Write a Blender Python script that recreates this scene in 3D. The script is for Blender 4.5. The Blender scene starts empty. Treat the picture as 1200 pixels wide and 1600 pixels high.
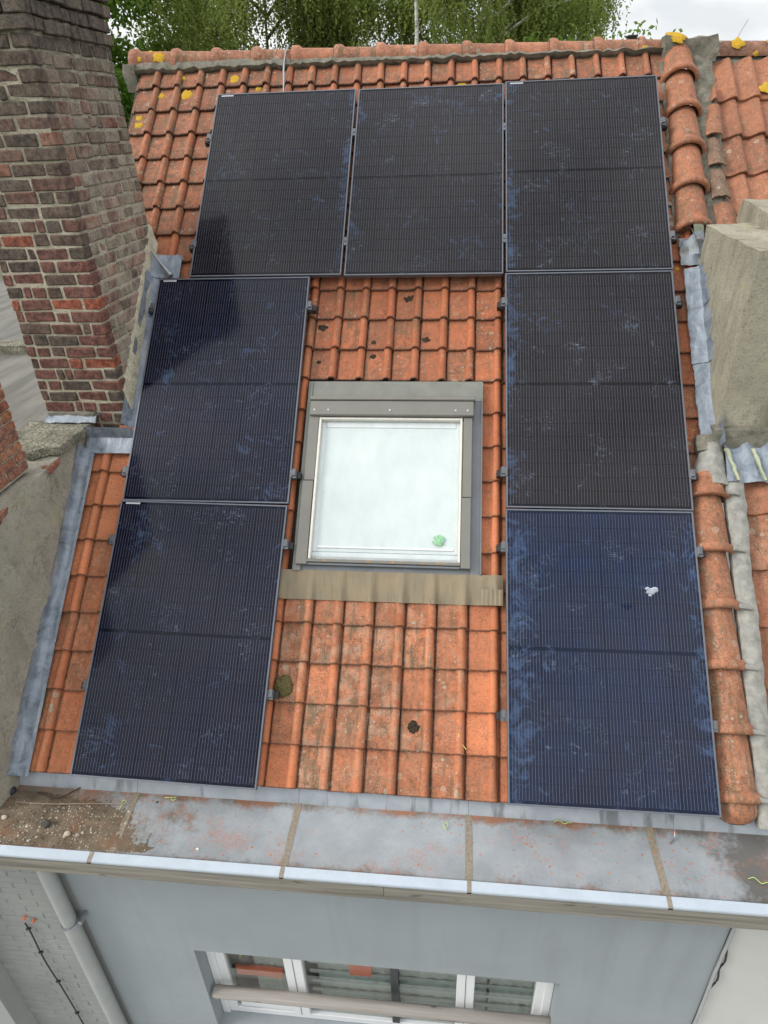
import bpy, bmesh, math, random
from mathutils import Vector, Matrix, noise as mnoise
R_ = random.Random(7)
SC = bpy.context.scene
COL = SC.collection
# ------------------------------------------------------------------ camera
CAMPOS = Vector((-0.33222, -2.46503, 3.30667))
CR = ((0.9945217, 0.0993332, -0.0325508), (0.0219121, -0.5025911, -0.8642465), (-0.1022081, 0.8587966, -0.5020143))
FOC = 1050.0
cam = bpy.data.cameras.new('camera')
cam.sensor_fit = 'VERTICAL'; cam.sensor_height = 36.0; cam.lens = 36.0 * FOC / 1600.0
cam.clip_start = 0.05; cam.clip_end = 2000
camo = bpy.data.objects.new('camera', cam); COL.objects.link(camo)
camo.matrix_world = Matrix(((CR[0][0], -CR[1][0], -CR[2][0], CAMPOS.x), (CR[0][1], -CR[1][1], -CR[2][1], CAMPOS.y),
                            (CR[0][2], -CR[1][2], -CR[2][2], CAMPOS.z), (0, 0, 0, 1)))
SC.camera = camo
# ------------------------------------------------------------------ sky, sun, exposure
SUN_EL, SUN_AZ = math.radians(36), math.radians(252)      # azimuth clockwise from +Y
sun = bpy.data.lights.new('sun', 'SUN'); sun.energy = 1.5; sun.angle = math.radians(22); sun.color = (1.0, 0.955, 0.89)
suno = bpy.data.objects.new('sun', sun); COL.objects.link(suno)
sd = Vector((math.sin(SUN_AZ) * math.cos(SUN_EL), math.cos(SUN_AZ) * math.cos(SUN_EL), math.sin(SUN_EL)))
suno.rotation_euler = sd.to_track_quat('Z', 'Y').to_euler(); suno.location = sd * 60
wd = bpy.data.worlds.new('World'); SC.world = wd; wd.use_nodes = True
wn = wd.node_tree; wn.nodes.clear()
def wnode(t, **k):
    n = wn.nodes.new(t)
    for a, b in k.items(): setattr(n, a, b)
    return n
sky = wnode('ShaderNodeTexSky', sky_type='NISHITA', sun_disc=False, sun_elevation=SUN_EL, sun_rotation=SUN_AZ)
tc = wnode('ShaderNodeTexCoord'); mp = wnode('ShaderNodeMapping'); mp.inputs['Scale'].default_value = (1.0, 1.0, 3.0)
nz = wnode('ShaderNodeTexNoise'); nz.inputs['Scale'].default_value = 2.3; nz.inputs['Detail'].default_value = 7; nz.inputs['Roughness'].default_value = .56
nz2 = wnode('ShaderNodeTexNoise'); nz2.inputs['Scale'].default_value = 5.5; nz2.inputs['Detail'].default_value = 6
cov = wnode('ShaderNodeMapRange'); cov.inputs[1].default_value = .33; cov.inputs[2].default_value = .52; cov.inputs[3].default_value = .45
shade = wnode('ShaderNodeValToRGB')
shade.color_ramp.elements[0].position = .36; shade.color_ramp.elements[0].color = (7.6, 7.9, 8.2, 1)
shade.color_ramp.elements[1].position = .62; shade.color_ramp.elements[1].color = (11.3, 11.3, 11.2, 1)
mix = wnode('ShaderNodeMix', data_type='RGBA'); bg = wnode('ShaderNodeBackground'); out = wnode('ShaderNodeOutputWorld')
bg.inputs['Strength'].default_value = .1
wl = wn.links.new
sx = wnode('ShaderNodeSeparateXYZ'); el = wnode('ShaderNodeMapRange'); el.inputs[3].default_value = .66; el.inputs[4].default_value = 1.22
vm = wnode('ShaderNodeVectorMath', operation='SCALE')
wl(tc.outputs['Generated'], sx.inputs[0]); wl(sx.outputs[2], el.inputs[0]); wl(el.outputs[0], vm.inputs['Scale']); wl(shade.outputs[0], vm.inputs[0])
wl(tc.outputs['Generated'], mp.inputs['Vector']); wl(mp.outputs[0], nz.inputs['Vector']); wl(mp.outputs[0], nz2.inputs['Vector'])
wl(nz.outputs['Fac'], cov.inputs[0]); wl(nz2.outputs['Fac'], shade.inputs[0])
wl(cov.outputs[0], mix.inputs[0]); wl(sky.outputs[0], mix.inputs[6]); wl(vm.outputs[0], mix.inputs[7])
wl(mix.outputs[2], bg.inputs[0]); wl(bg.outputs[0], out.inputs[0])
vs = SC.view_settings
vs.view_transform = 'Standard'; vs.look = 'None'; vs.exposure = 0.62; vs.gamma = 1.0; vs.use_curve_mapping = False
SC.cycles.max_bounces = 6; SC.cycles.transparent_max_bounces = 12

# ------------------------------------------------------------------ coordinates of the roof: u along the eave, v up the slope, n off it
TH = 0.752721
XA = Vector((1, 0, 0)); SA = Vector((0, math.cos(TH), math.sin(TH))); NA = Vector((0, -math.sin(TH), math.cos(TH)))
RM = Matrix((XA, SA, NA)).transposed()
def RP(u, v, n): return XA * u + SA * v + NA * n
def to_px(p):
    d = p - CAMPOS
    x, y, z = (sum(CR[i][j] * d[j] for j in range(3)) for i in range(3))
    return (600 + FOC * x / z, 800 + FOC * y / z) if z > .05 else (-1e5, -1e5)
def nz3(x, y, z=0.0): return mnoise.noise(Vector((x, y, z)))

# ------------------------------------------------------------------ materials
class Mat:
    def __init__(s, name):
        s.m = bpy.data.materials.new(name); s.m.use_nodes = True; s.t = s.m.node_tree; s.t.nodes.clear()
        s.out = s.n('ShaderNodeOutputMaterial'); s._pos = None
    def n(s, t, **k):
        x = s.t.nodes.new(t)
        for a, b in k.items(): setattr(x, a, b)
        return x
    def set(s, sock, v):
        if isinstance(v, bpy.types.NodeSocket): s.t.links.new(v, sock)
        elif isinstance(v, (tuple, list)) and len(v) == 3 and sock.type == 'RGBA': sock.default_value = (*v, 1)
        else: sock.default_value = v
    def pos(s):
        if s._pos is None: s._pos = s.n('ShaderNodeNewGeometry').outputs['Position']
        return s._pos
    def obj(s): return s.n('ShaderNodeTexCoord').outputs['Object']
    def oi(s, what='Random'): return s.n('ShaderNodeObjectInfo').outputs[what]
    def mapv(s, v, scale=(1, 1, 1), rot=(0, 0, 0), loc=(0, 0, 0)):
        x = s.n('ShaderNodeMapping'); x.inputs['Scale'].default_value = scale; x.inputs['Rotation'].default_value = rot
        x.inputs['Location'].default_value = loc; s.set(x.inputs[0], v); return x.outputs[0]
    def noise(s, scale, detail=4, rough=.55, v=None, dist=0.0):
        x = s.n('ShaderNodeTexNoise'); s.set(x.inputs['Vector'], v or s.pos()); x.inputs['Scale'].default_value = scale
        x.inputs['Detail'].default_value = detail; x.inputs['Roughness'].default_value = rough; x.inputs['Distortion'].default_value = dist
        return x.outputs['Fac']
    def voro(s, scale, v=None, out='Distance', rand=1.0):
        x = s.n('ShaderNodeTexVoronoi'); s.set(x.inputs['Vector'], v or s.pos()); x.inputs['Scale'].default_value = scale
        x.inputs['Randomness'].default_value = rand; return x.outputs[out]
    def rng(s, f, a, b, c=0.0, d=1.0):
        x = s.n('ShaderNodeMapRange'); s.set(x.inputs[0], f)
        for i, v in enumerate((a, b, c, d)): s.set(x.inputs[i + 1], v)
        return x.outputs[0]
    def math(s, op, a, b=0.0, c=None):
        x = s.n('ShaderNodeMath', operation=op); s.set(x.inputs[0], a); s.set(x.inputs[1], b)
        if c is not None: s.set(x.inputs[2], c)
        return x.outputs[0]
    def mix(s, f, a, b, blend='MIX'):
        x = s.n('ShaderNodeMix', data_type='RGBA', blend_type=blend); s.set(x.inputs[0], f); s.set(x.inputs[6], a); s.set(x.inputs[7], b)
        return x.outputs[2]
    def sep(s, v):
        x = s.n('ShaderNodeSeparateXYZ'); s.set(x.inputs[0], v); return x.outputs
    def bump(s, h, strength=.5, dist=.01):
        x = s.n('ShaderNodeBump'); s.set(x.inputs['Height'], h); x.inputs['Strength'].default_value = strength; x.inputs['Distance'].default_value = dist
        return x.outputs[0]
    def done(s, col, rough=.8, metal=0.0, normal=None, spec=.5, coat=0.0, coat_rough=.05):
        p = s.n('ShaderNodeBsdfPrincipled'); s.set(p.inputs['Base Color'], col); s.set(p.inputs['Roughness'], rough); s.set(p.inputs['Metallic'], metal)
        s.set(p.inputs['Specular IOR Level'], spec); s.set(p.inputs['Coat Weight'], coat); s.set(p.inputs['Coat Roughness'], coat_rough)
        if normal: s.set(p.inputs['Normal'], normal)
        s.t.links.new(p.outputs[0], s.out.inputs[0]); s.p = p; return s.m
def plain(name, col, rough=.7, metal=0.0, var=.18, scale=14, bump=.0, spec=.5):
    m = Mat(name); f = m.noise(scale, 5); g = m.noise(scale * 9, 3)
    k = m.math('ADD', m.math('MULTIPLY', f, .7), m.math('MULTIPLY', g, .3))
    c = m.mix(m.rng(k, .32, .68), tuple(x * (1 - var) for x in col), tuple(min(1, x * (1 + var)) for x in col))
    nrm = m.bump(k, bump, .006) if bump else None
    return m.done(c, rough, metal, nrm, spec)

def clay_material(name, speckle=1.0, flat=False):
    m = Mat(name); base = m.oi('Color'); wea = m.oi('Alpha'); rnd = m.oi('Random')
    big = m.noise(5.5, 5, .6); mid = m.noise(38, 5, .65); fine = m.noise(150, 4, .75)
    ob = m.sep(m.obj()); x = ob[0]
    pan = m.rng(m.math('ABSOLUTE', x), .022, .036, 1.0 if flat else .55, 1.0)                    # growth sits in the pan, less on the roll
    c = m.mix(m.rng(big, .3, .7), base, m.mix(.4, base, (.66, .27, .13)))
    c = m.mix(m.rng(rnd, 0, 1, 0, .34), c, (.27, .075, .030))
    # brown film in the pan, patchy
    film = m.math('MULTIPLY', m.rng(m.noise(16, 7, .72), .36, .60, .2, 1.0), m.math('MULTIPLY', wea, pan))
    c = m.mix(m.math('MULTIPLY', film, .78), c, m.mix(m.rng(big, .35, .65), (.135, .058, .031), (.105, .073, .046)))
    c = m.mix(m.math('MULTIPLY', m.rng(mid, .52, .66), m.math('MULTIPLY', wea, m.math('MULTIPLY', pan, .6))), c, (.085, .065, .045))
    # pale dusty bloom on the most weathered tiles
    c = m.mix(m.math('MULTIPLY', m.rng(m.noise(10, 6, .7, m.mapv(m.pos(), loc=(9, 1, 2))), .46, .64), m.math('MULTIPLY', m.rng(wea, .5, .95, 0, .42), m.rng(m.sep(m.pos())[2], .7, 1.3, 1, .12))), c, (.52, .40, .28))
    # slimy streaks down the slope
    st = m.noise(1.0, 5, .6, m.mapv(m.pos(), (30, 4, 4)))
    c = m.mix(m.math('MULTIPLY', m.rng(st, .52, .64), m.math('MULTIPLY', m.rng(wea, .25, .9), .8)), c, (.15, .105, .055))
    # soot and black speckle
    c = m.mix(m.math('MULTIPLY', m.rng(m.noise(8.5, 5, .7, m.mapv(m.pos(), loc=(4, 4, 4))), .60, .72), .6), c, (.06, .04, .028))
    sp = m.math('MULTIPLY', m.rng(fine, .53, .61), m.rng(m.noise(11, 3), .36, .60, .2 if not flat else .35, 1.0))
    c = m.mix(m.math('MULTIPLY', sp, m.math('MULTIPLY', pan, .95 * speckle if not flat else 1.0)), c, (.035, .026, .02))
    # near-black tone along the front edge and the side joint, broken up by noise
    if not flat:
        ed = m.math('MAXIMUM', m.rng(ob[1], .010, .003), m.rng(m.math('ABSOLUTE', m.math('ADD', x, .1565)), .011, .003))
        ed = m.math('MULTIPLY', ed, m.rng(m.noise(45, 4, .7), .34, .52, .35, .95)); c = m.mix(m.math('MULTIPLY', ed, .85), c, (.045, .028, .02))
    # pale lichen: round crusts with a thin rim, two sizes
    nzv = m.n('ShaderNodeTexNoise'); m.set(nzv.inputs['Vector'], m.pos()); nzv.inputs['Scale'].default_value = 60
    sc = m.n('ShaderNodeVectorMath', operation='SCALE'); m.set(sc.inputs[0], nzv.outputs['Color']); sc.inputs['Scale'].default_value = .018
    pv = m.n('ShaderNodeVectorMath', operation='ADD'); m.set(pv.inputs[0], m.pos()); m.set(pv.inputs[1], sc.outputs[0])
    for scl, lo, amt, reg in ((15, .30, .9, 2.6), (34, .25, .85, 4.1), (75, .1, .8, 5.3)):
        vo = m.n('ShaderNodeTexVoronoi'); m.set(vo.inputs['Vector'], pv.outputs[0]); vo.inputs['Scale'].default_value = scl
        cr = m.sep(vo.outputs['Color'])[0]; t = m.rng(cr, lo, 1.0, -.02, .33)
        d = m.math('SUBTRACT', vo.outputs['Distance'], t); msk = m.rng(d, -.05, .0, 1, 0)
        rim = m.rng(m.math('ABSOLUTE', m.math('ADD', d, .04)), .0, .05, 1, .45)
        msk = m.math('MULTIPLY', m.math('MULTIPLY', msk, rim), m.rng(wea, .35, .8, 0, amt))
        msk = m.math('MULTIPLY', msk, m.rng(m.noise(reg, 2), .40, .50))
        c = m.mix(msk, c, m.mix(m.rng(fine, .4, .6), (.50, .49, .40), (.28, .29, .20)))
    h = m.math('ADD', m.math('MULTIPLY', mid, .6), m.math('MULTIPLY', fine, .5))
    return m.done(c, m.rng(mid, .3, .7, .62, .9), 0, m.bump(h, .8, .005))
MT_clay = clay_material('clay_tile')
MT_clay_dusty = clay_material('clay_tile_speckled', 1.25, True)
def brick_material():
    m = Mat('old_brick'); base = m.oi('Color'); a = m.oi('Alpha')
    f = m.noise(26, 6, .65); g = m.noise(120, 4, .7); big = m.noise(7, 4)
    c = m.mix(m.rng(f, .40, .60), m.mix(.62, base, (.035, .028, .025)), m.mix(.16, base, (.46, .34, .25)))
    c = m.mix(m.rng(m.math('MULTIPLY', m.rng(big, .34, .6), a), 0, 1, 0, .85), c, m.mix(m.rng(g, .35, .65), (.54, .49, .39), (.33, .27, .21)))
    c = m.mix(m.math('MULTIPLY', m.rng(g, .55, .63), .7), c, (.022, .02, .018))
    h = m.math('ADD', f, m.math('MULTIPLY', g, .6))
    return m.done(c, .92, 0, m.bump(h, .8, .008), .25)
MT_brick = brick_material()
def mortar_material(name, a, b, dark, thr):
    m = Mat(name); f = m.noise(16, 6, .65); g = m.noise(95, 5, .7)
    c = m.mix(m.rng(f, .35, .65), a, b); c = m.mix(m.math('MULTIPLY', m.rng(g, thr, thr + .1), .8), c, dark)
    if name == 'lime_mortar': c = m.mix(m.math('MULTIPLY', m.rng(m.sep(m.pos())[2], 2.7, 3.9), m.rng(m.noise(7, 5, .7), .40, .58, .25, .85)), c, (.10, .092, .07))
    return m.done(c, .95, 0, m.bump(m.math('ADD', f, g), .9, .012), .2)
MT_mortar = mortar_material('lime_mortar', (.60, .56, .44), (.40, .365, .27), (.12, .105, .075), .54)
MT_cement = mortar_material('mossy_cement', (.27, .25, .205), (.13, .13, .10), (.42, .39, .31), .58)
def render_material(name, a, b, stain, streak=(9, 9, 1.5)):
    m = Mat(name); f = m.noise(3.2, 7, .62); g = m.noise(85, 5, .7); s = m.noise(1, 6, .6, m.mapv(m.pos(), streak))
    c = m.mix(m.rng(f, .36, .64), a, b); c = m.mix(m.math('MULTIPLY', m.rng(s, .52, .7), .8), c, stain)
    c = m.mix(m.math('MULTIPLY', m.rng(g, .52, .66), .6), c, tuple(x * .5 for x in b)); c = m.mix(m.math('MULTIPLY', m.rng(m.noise(24, 6, .7), .52, .66), .5), c, tuple(x * .6 for x in b))
    c = m.mix(m.math('MULTIPLY', m.rng(m.noise(6, 4), .58, .66), .35), c, (.46, .43, .26))
    cr = m.math('MULTIPLY', m.rng(m.math('ABSOLUTE', m.math('SUBTRACT', m.noise(2.3, 7, .7, None, .6), .5)), .0, .006, 1, 0), m.rng(m.noise(3.7, 2), .52, .6))
    c = m.mix(m.math('MULTIPLY', cr, .8), c, (.05, .045, .035))
    return m.done(c, .93, 0, m.bump(m.math('ADD', m.math('MULTIPLY', f, .5), g), .95, .012), .2)
MT_render = render_material('cement_render', (.46, .43, .355), (.36, .335, .275), (.22, .205, .165), (6, 6, 2.2))
MT_stub = render_material('rough_render', (.43, .40, .31), (.33, .305, .235), (.18, .165, .125))
def agg_material():
    m = Mat('exposed_aggregate'); v = m.voro(110, out='Color'); f = m.noise(60, 4, .7); big = m.noise(9, 4)
    x = m.sep(v)[0]
    c = m.mix(m.rng(x, .1, .9), (.12, .115, .09), (.42, .39, .30)); c = m.mix(m.math('MULTIPLY', m.rng(big, .4, .65), .7), c, (.10, .10, .075))
    return m.done(c, .95, 0, m.bump(m.math('ADD', x, f), 1.0, .01), .2)
MT_agg = agg_material()
def lead_material():
    m = Mat('lead'); f = m.noise(11, 6, .6, dist=1.2); s = m.noise(1, 5, .6, m.mapv(m.pos(), (30, 6, 6)))
    c = m.mix(m.rng(f, .35, .65), (.145, .17, .205), (.26, .30, .35)); c = m.mix(m.math('MULTIPLY', m.rng(s, .5, .66), .45), c, (.38, .41, .44))
    c = m.mix(m.math('MULTIPLY', m.rng(m.noise(4.3, 4), .60, .66), .65), c, (.22, .21, .175))
    return m.done(c, m.rng(f, .3, .7, .42, .65), .35, m.bump(f, .5, .02), .5)
MT_lead = lead_material()
MT_patina = plain('cement_fillet_paint', (.275, .27, .243), .85, 0, .34, 22, .5)
def zinc_material():
    m = Mat('gutter_zinc'); f = m.noise(6, 6, .6); g = m.noise(60, 4, .7); P = m.sep(m.pos())
    c = m.mix(m.rng(f, .3, .7), (.255, .28, .298), (.345, .37, .39))
    c = m.mix(m.math('MULTIPLY', m.rng(g, .5, .75), .35), c, (.2, .2, .2))
    # brown silt: heavy to the left, along the joint under the tiles, and in the right hand puddle
    w = m.math('ADD', m.math('MULTIPLY', m.noise(5, 6, .62), 1.0), m.math('MULTIPLY', m.noise(40, 3), .22))
    left = m.rng(P[0], -1.25, -2.9, -.28, .30); right = m.rng(P[0], .82, 1.35, -.3, .22)
    back = m.rng(P[1], -.03, .05, -.22, .16); front = m.rng(P[1], -.26, -.35, -.26, .06)
    k = m.math('MAXIMUM', m.math('MAXIMUM', left, right), m.math('MAXIMUM', back, front))
    k = m.math('MULTIPLY', m.rng(m.math('ADD', w, k), .55, .80), .95)
    tint = m.mix(m.rng(P[0], .7, 1.1), m.mix(m.rng(m.noise(9, 4), .4, .62), (.16, .135, .105), (.27, .125, .07)), (.115, .108, .098))
    c = m.mix(k, c, tint)
    # rust red tile dust
    d = m.math('MULTIPLY', m.rng(m.noise(4.2, 5, .65, m.mapv(m.pos(), loc=(3, 8, 1))), .55, .68), m.rng(m.noise(75, 4, .8), .47, .6))
    c = m.mix(m.math('MULTIPLY', d, .8), c, (.46, .16, .075))
    return m.done(c, m.rng(f, .3, .7, .42, .6), .25, m.bump(m.math('ADD', f, m.math('MULTIPLY', g, .3)), .2, .012))
MT_zinc = zinc_material()
def strip_material():
    m = Mat('zinc_upstand'); f = m.noise(8, 5); P = m.sep(m.pos())
    c = m.mix(m.rng(f, .3, .7), (.28, .31, .335), (.39, .42, .45))
    s = m.noise(1, 4, .6, m.mapv(m.pos(), (9, .5, 2)))
    c = m.mix(m.math('MULTIPLY', m.rng(s, .55, .66), .7), c, (.12, .125, .13))
    return m.done(c, .5, .25)
MT_strip = strip_material()
MT_lip = plain('bright_zinc_edge', (.42, .475, .53), .45, .25, .08, 9)
MT_solder = plain('dirty_solder', (.235, .20, .15), .75, .1, .3, 60, .3)
def wood_material(name, a, b, axis=(1.2, 40, 40)):
    m = Mat(name); v = m.mapv(m.pos(), axis); f = m.noise(1, 6, .65, v); k = m.noise(1, 2, .5, m.mapv(m.pos(), (5, 5, 22)))
    c = m.mix(m.rng(f, .33, .67), a, b); c = m.mix(m.math('MULTIPLY', m.rng(k, .66, .73), .8), c, (.07, .06, .05))
    return m.done(c, .85, 0, m.bump(f, .6, .006), .3)
MT_board = wood_material('weathered_board', (.14, .128, .108), (.29, .27, .235))
MT_beam = wood_material('grey_timber', (.24, .22, .195), (.35, .325, .30))
def wallpaint(name, a, var=.06):
    m = Mat(name); f = m.noise(1.7, 6, .6); g = m.noise(140, 3, .6); s = m.noise(1, 5, .6, m.mapv(m.pos(), (7, 7, .7)))
    c = m.mix(m.rng(f, .3, .7), tuple(x * (1 - var) for x in a), tuple(x * (1 + var) for x in a))
    c = m.mix(m.math('MULTIPLY', m.rng(s, .5, .75), .24), c, tuple(x * .6 for x in a))
    return m.done(c, .85, 0, m.bump(g, .25, .003), .3)
MT_wall = wallpaint('grey_wall_paint', (.285, .312, .328))
MT_white_wall = wallpaint('white_wall_paint', (.52, .515, .49))
MT_pbrick = wallpaint('painted_brickwork', (.27, .275, .265), .1)
MT_pvc = plain('white_pvc', (.72, .73, .74), .35, 0, .03, 4)
MT_pipe = plain('grey_pipe_paint', (.32, .33, .325), .45, 0, .08, 10)
MT_black = plain('black_rubber', (.02, .02, .022), .55, 0, .2, 20)
MT_steel = plain('dull_steel', (.32, .33, .35), .4, .7, .2, 30)
MT_alu = plain('clamp_aluminium', (.13, .135, .145), .4, .6, .15, 30)
MT_frame = plain('anodised_frame', (.14, .15, .175), .42, .6, .1, 20)
MT_sky_frame = plain('skylight_cladding', (.175, .17, .15), .5, .15, .08, 7)
MT_flash_grey = plain('skylight_flashing', (.185, .19, .165), .55, .15, .14, 9)
MT_flash_dark = plain('skylight_side_flashing', (.15, .16, .17), .5, .2, .15, 9)
def apron_material():
    m = Mat('tan_lead_apron'); f = m.noise(7, 6, .62); s = m.noise(1, 5, .6, m.mapv(m.pos(), (75, 6, 6)))
    c = m.mix(m.rng(f, .3, .7), (.285, .225, .14), (.215, .185, .13)); c = m.mix(m.math('MULTIPLY', m.rng(s, .5, .7), .55), c, (.17, .14, .10))
    return m.done(c, .8, .05, m.bump(s, .5, .006))
MT_apron = apron_material()
MT_gasket = plain('pale_gasket', (.66, .645, .58), .6, 0, .1, 30)
def blind_material():
    m = Mat('white_blind'); f = m.noise(6, 5)
    return m.done(m.mix(m.rng(f, .3, .7), (.52, .595, .585), (.595, .655, .645)), .7)
MT_blind = blind_material()
def glass_material(name, dirt=.1, tint=(1, 1, 1), ior=1.5, boost=1.0):
    m = Mat(name); fr = m.n('ShaderNodeFresnel'); fr.inputs[0].default_value = ior
    tr = m.n('ShaderNodeBsdfTransparent'); m.set(tr.inputs[0], tint)
    gl = m.n('ShaderNodeBsdfGlossy'); gl.inputs['Roughness'].default_value = .02
    df = m.n('ShaderNodeBsdfDiffuse'); m.set(df.inputs[0], (.62, .65, .65))
    front = m.math('SUBTRACT', 1.0, m.n('ShaderNodeNewGeometry').outputs['Backfacing'])
    a = m.n('ShaderNodeMixShader'); m.set(a.inputs[0], m.math('MULTIPLY', m.math('MULTIPLY', fr.outputs[0], boost), front)); m.t.links.new(tr.outputs[0], a.inputs[1]); m.t.links.new(gl.outputs[0], a.inputs[2])
    b = m.n('ShaderNodeMixShader'); d = m.noise(1, 6, .65, m.mapv(m.pos(), (14, 5, 5)))
    m.set(b.inputs[0], m.math('MULTIPLY', m.rng(d, .45, .75), dirt)); m.t.links.new(a.outputs[0], b.inputs[1]); m.t.links.new(df.outputs[0], b.inputs[2])
    m.t.links.new(b.outputs[0], m.out.inputs[0]); return m.m
MT_glass = glass_material('window_glass', .05, (.84, .87, .86), 1.5, 1.9)
MT_skyglass = glass_material('skylight_glass', .06, (1, 1, 1), 1.45, 1.3)

def cell_material(is_cell):
    m = Mat('solar_cell' if is_cell else 'panel_backsheet'); P = m.sep(m.pos())
    X = P[0]; V = m.math('MULTIPLY', P[1], 1 / math.cos(TH))
    tint = m.oi('Color')
    if is_cell:
        f = m.noise(3.5, 3)
        c = m.mix(m.rng(f, .3, .7), tint, m.mix(.5, tint, (.012, .011, .014)))
        lx = m.sep(m.obj())[0]
        fr = m.math('FRACT', m.math('MULTIPLY_ADD', lx, 10 / .182, 5.0))
        ln = m.rng(m.math('ABSOLUTE', m.math('SUBTRACT', fr, .5)), .026, .038, 1, 0)
        c = m.mix(ln, c, (.155, .155, .18))
    else:
        c = tint
    # hand prints and wiped dust: a bluish film, heavier along the long edges of some panels
    sm = m.noise(9, 7, .72, dist=1.4); sm2 = m.noise(2.2, 3)
    def band(x0, w, amt): return m.rng(m.math('ABSOLUTE', m.math('SUBTRACT', X, x0)), w, 0.0, 0, amt)
    e = m.math('MAXIMUM', band(-1.16, .11, .16), band(0.02, .11, .15))
    e = m.math('MAXIMUM', e, band(-2.36, .09, .10))
    e = m.math('MAXIMUM', e, m.math('MULTIPLY', band(.06, .2, .17), m.rng(V, 1.75, 1.65)))       # left side of the lowest right panel
    e = m.math('MAXIMUM', e, m.math('MULTIPLY', band(1.13, .12, .17), m.rng(V, 1.75, 1.65)))
    k = m.math('ADD', m.math('ADD', sm, e), m.math('MULTIPLY', m.math('SUBTRACT', sm2, .5), .35))
    k = m.math('MULTIPLY', m.rng(k, .60, .78), .34)
    c = m.mix(k, c, (.09, .16, .31))
    # wiped streaks and hand prints: short brush-like strokes inside patches
    for vec, reg, sc_, amt in (((20, 70, 70), 4.0, (5, 2, 7), .5), ((90, 30, 30), 3.1, (1, 9, 3), .30)):
        st = m.noise(1, 5, .7, m.mapv(m.pos(), vec), 1.2)
        pat = m.math('MULTIPLY', m.rng(m.noise(reg, 4, .6, m.mapv(m.pos(), loc=sc_)), .57, .68), m.rng(m.noise(21, 4, .7, None, 1.5), .45, .62))
        c = m.mix(m.math('MULTIPLY', m.math('MULTIPLY', m.rng(st, .5, .66), pat), amt), c, (.30, .38, .52))
    dust = m.noise(600, 2, .8)
    c = m.mix(m.math('MULTIPLY', m.rng(dust, .66, .8), .15), c, (.5, .5, .55))
    return m.done(c, m.math('ADD', m.math('MULTIPLY', k, .5), .10), 0, None, .21)
MT_cell = cell_material(True); MT_back = cell_material(False)

def leaf_material(name, a, b):
    m = Mat(name); f = m.noise(.9, 3); g = m.noise(9, 2)
    c = m.mix(m.rng(m.math('ADD', m.math('MULTIPLY', f, .6), m.math('MULTIPLY', g, .4)), .36, .64), a, b)
    d = m.n('ShaderNodeBsdfDiffuse'); m.set(d.inputs[0], c); t = m.n('ShaderNodeBsdfTranslucent'); m.set(t.inputs[0], m.mix(.5, c, (.26, .34, .07)))
    x = m.n('ShaderNodeMixShader'); x.inputs[0].default_value = .5
    m.t.links.new(d.outputs[0], x.inputs[1]); m.t.links.new(t.outputs[0], x.inputs[2]); m.t.links.new(x.outputs[0], m.out.inputs[0]); return m.m
MT_leaf_a = leaf_material('maple_leaves', (.095, .21, .035), (.22, .36, .07))
MT_leaf_b = leaf_material('birch_leaves', (.16, .21, .055), (.31, .36, .115))
MT_leaf_c = leaf_material('bright_leaves', (.10, .20, .03), (.17, .29, .06))
def birch_bark():
    m = Mat('birch_bark'); s = m.noise(1, 4, .6, m.mapv(m.pos(), (5, 5, 14)))
    return m.done(m.mix(m.rng(s, .5, .6), (.62, .60, .55), (.10, .09, .08)), .85)
MT_birch = birch_bark(); MT_bark = plain('dark_bark', (.07, .06, .045), .9, 0, .3, 8)

# ------------------------------------------------------------------ object helpers
def tag(o, label=None, cat=None, group=None, kind=None):
    for k, v in (('label', label), ('category', cat), ('group', group), ('kind', kind)):
        if v: o[k] = v
    return o
def empty(name, loc, label=None, cat=None, group=None):
    o = bpy.data.objects.new(name, None); COL.objects.link(o); o.location = loc; o.empty_display_size = .1
    return tag(o, label, cat, group)
def wloc(p):                                     # world translation of an unrotated chain of parents
    v = Vector((0, 0, 0))
    while p is not None:
        v = v + p.location + p.matrix_parent_inverse.translation; p = p.parent
    return v
def link(name, me, parent=None, loc=(0, 0, 0), rot=None, color=None, local=False):
    o = bpy.data.objects.new(name, me); COL.objects.link(o)
    if parent is not None:
        o.parent = parent
        if not local: o.matrix_parent_inverse = Matrix.Translation(-wloc(parent))
    o.location = loc
    if rot is not None: o.rotation_euler = rot.to_euler() if hasattr(rot, 'to_euler') else rot
    if color is not None: o.color = color
    return o
def mesh(name, v, f, mat, smooth=False, angle=40):
    me = bpy.data.meshes.new(name); me.from_pydata([tuple(x) for x in v], [], f); me.materials.append(mat); me.update()
    if smooth:
        me.polygons.foreach_set('use_smooth', [True] * len(me.polygons)); me.set_sharp_from_angle(angle=math.radians(angle))
    return me
def fix_normals(me):
    b = bmesh.new(); b.from_mesh(me); bmesh.ops.recalc_face_normals(b, faces=b.faces); b.to_mesh(me); b.free(); return me
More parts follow.
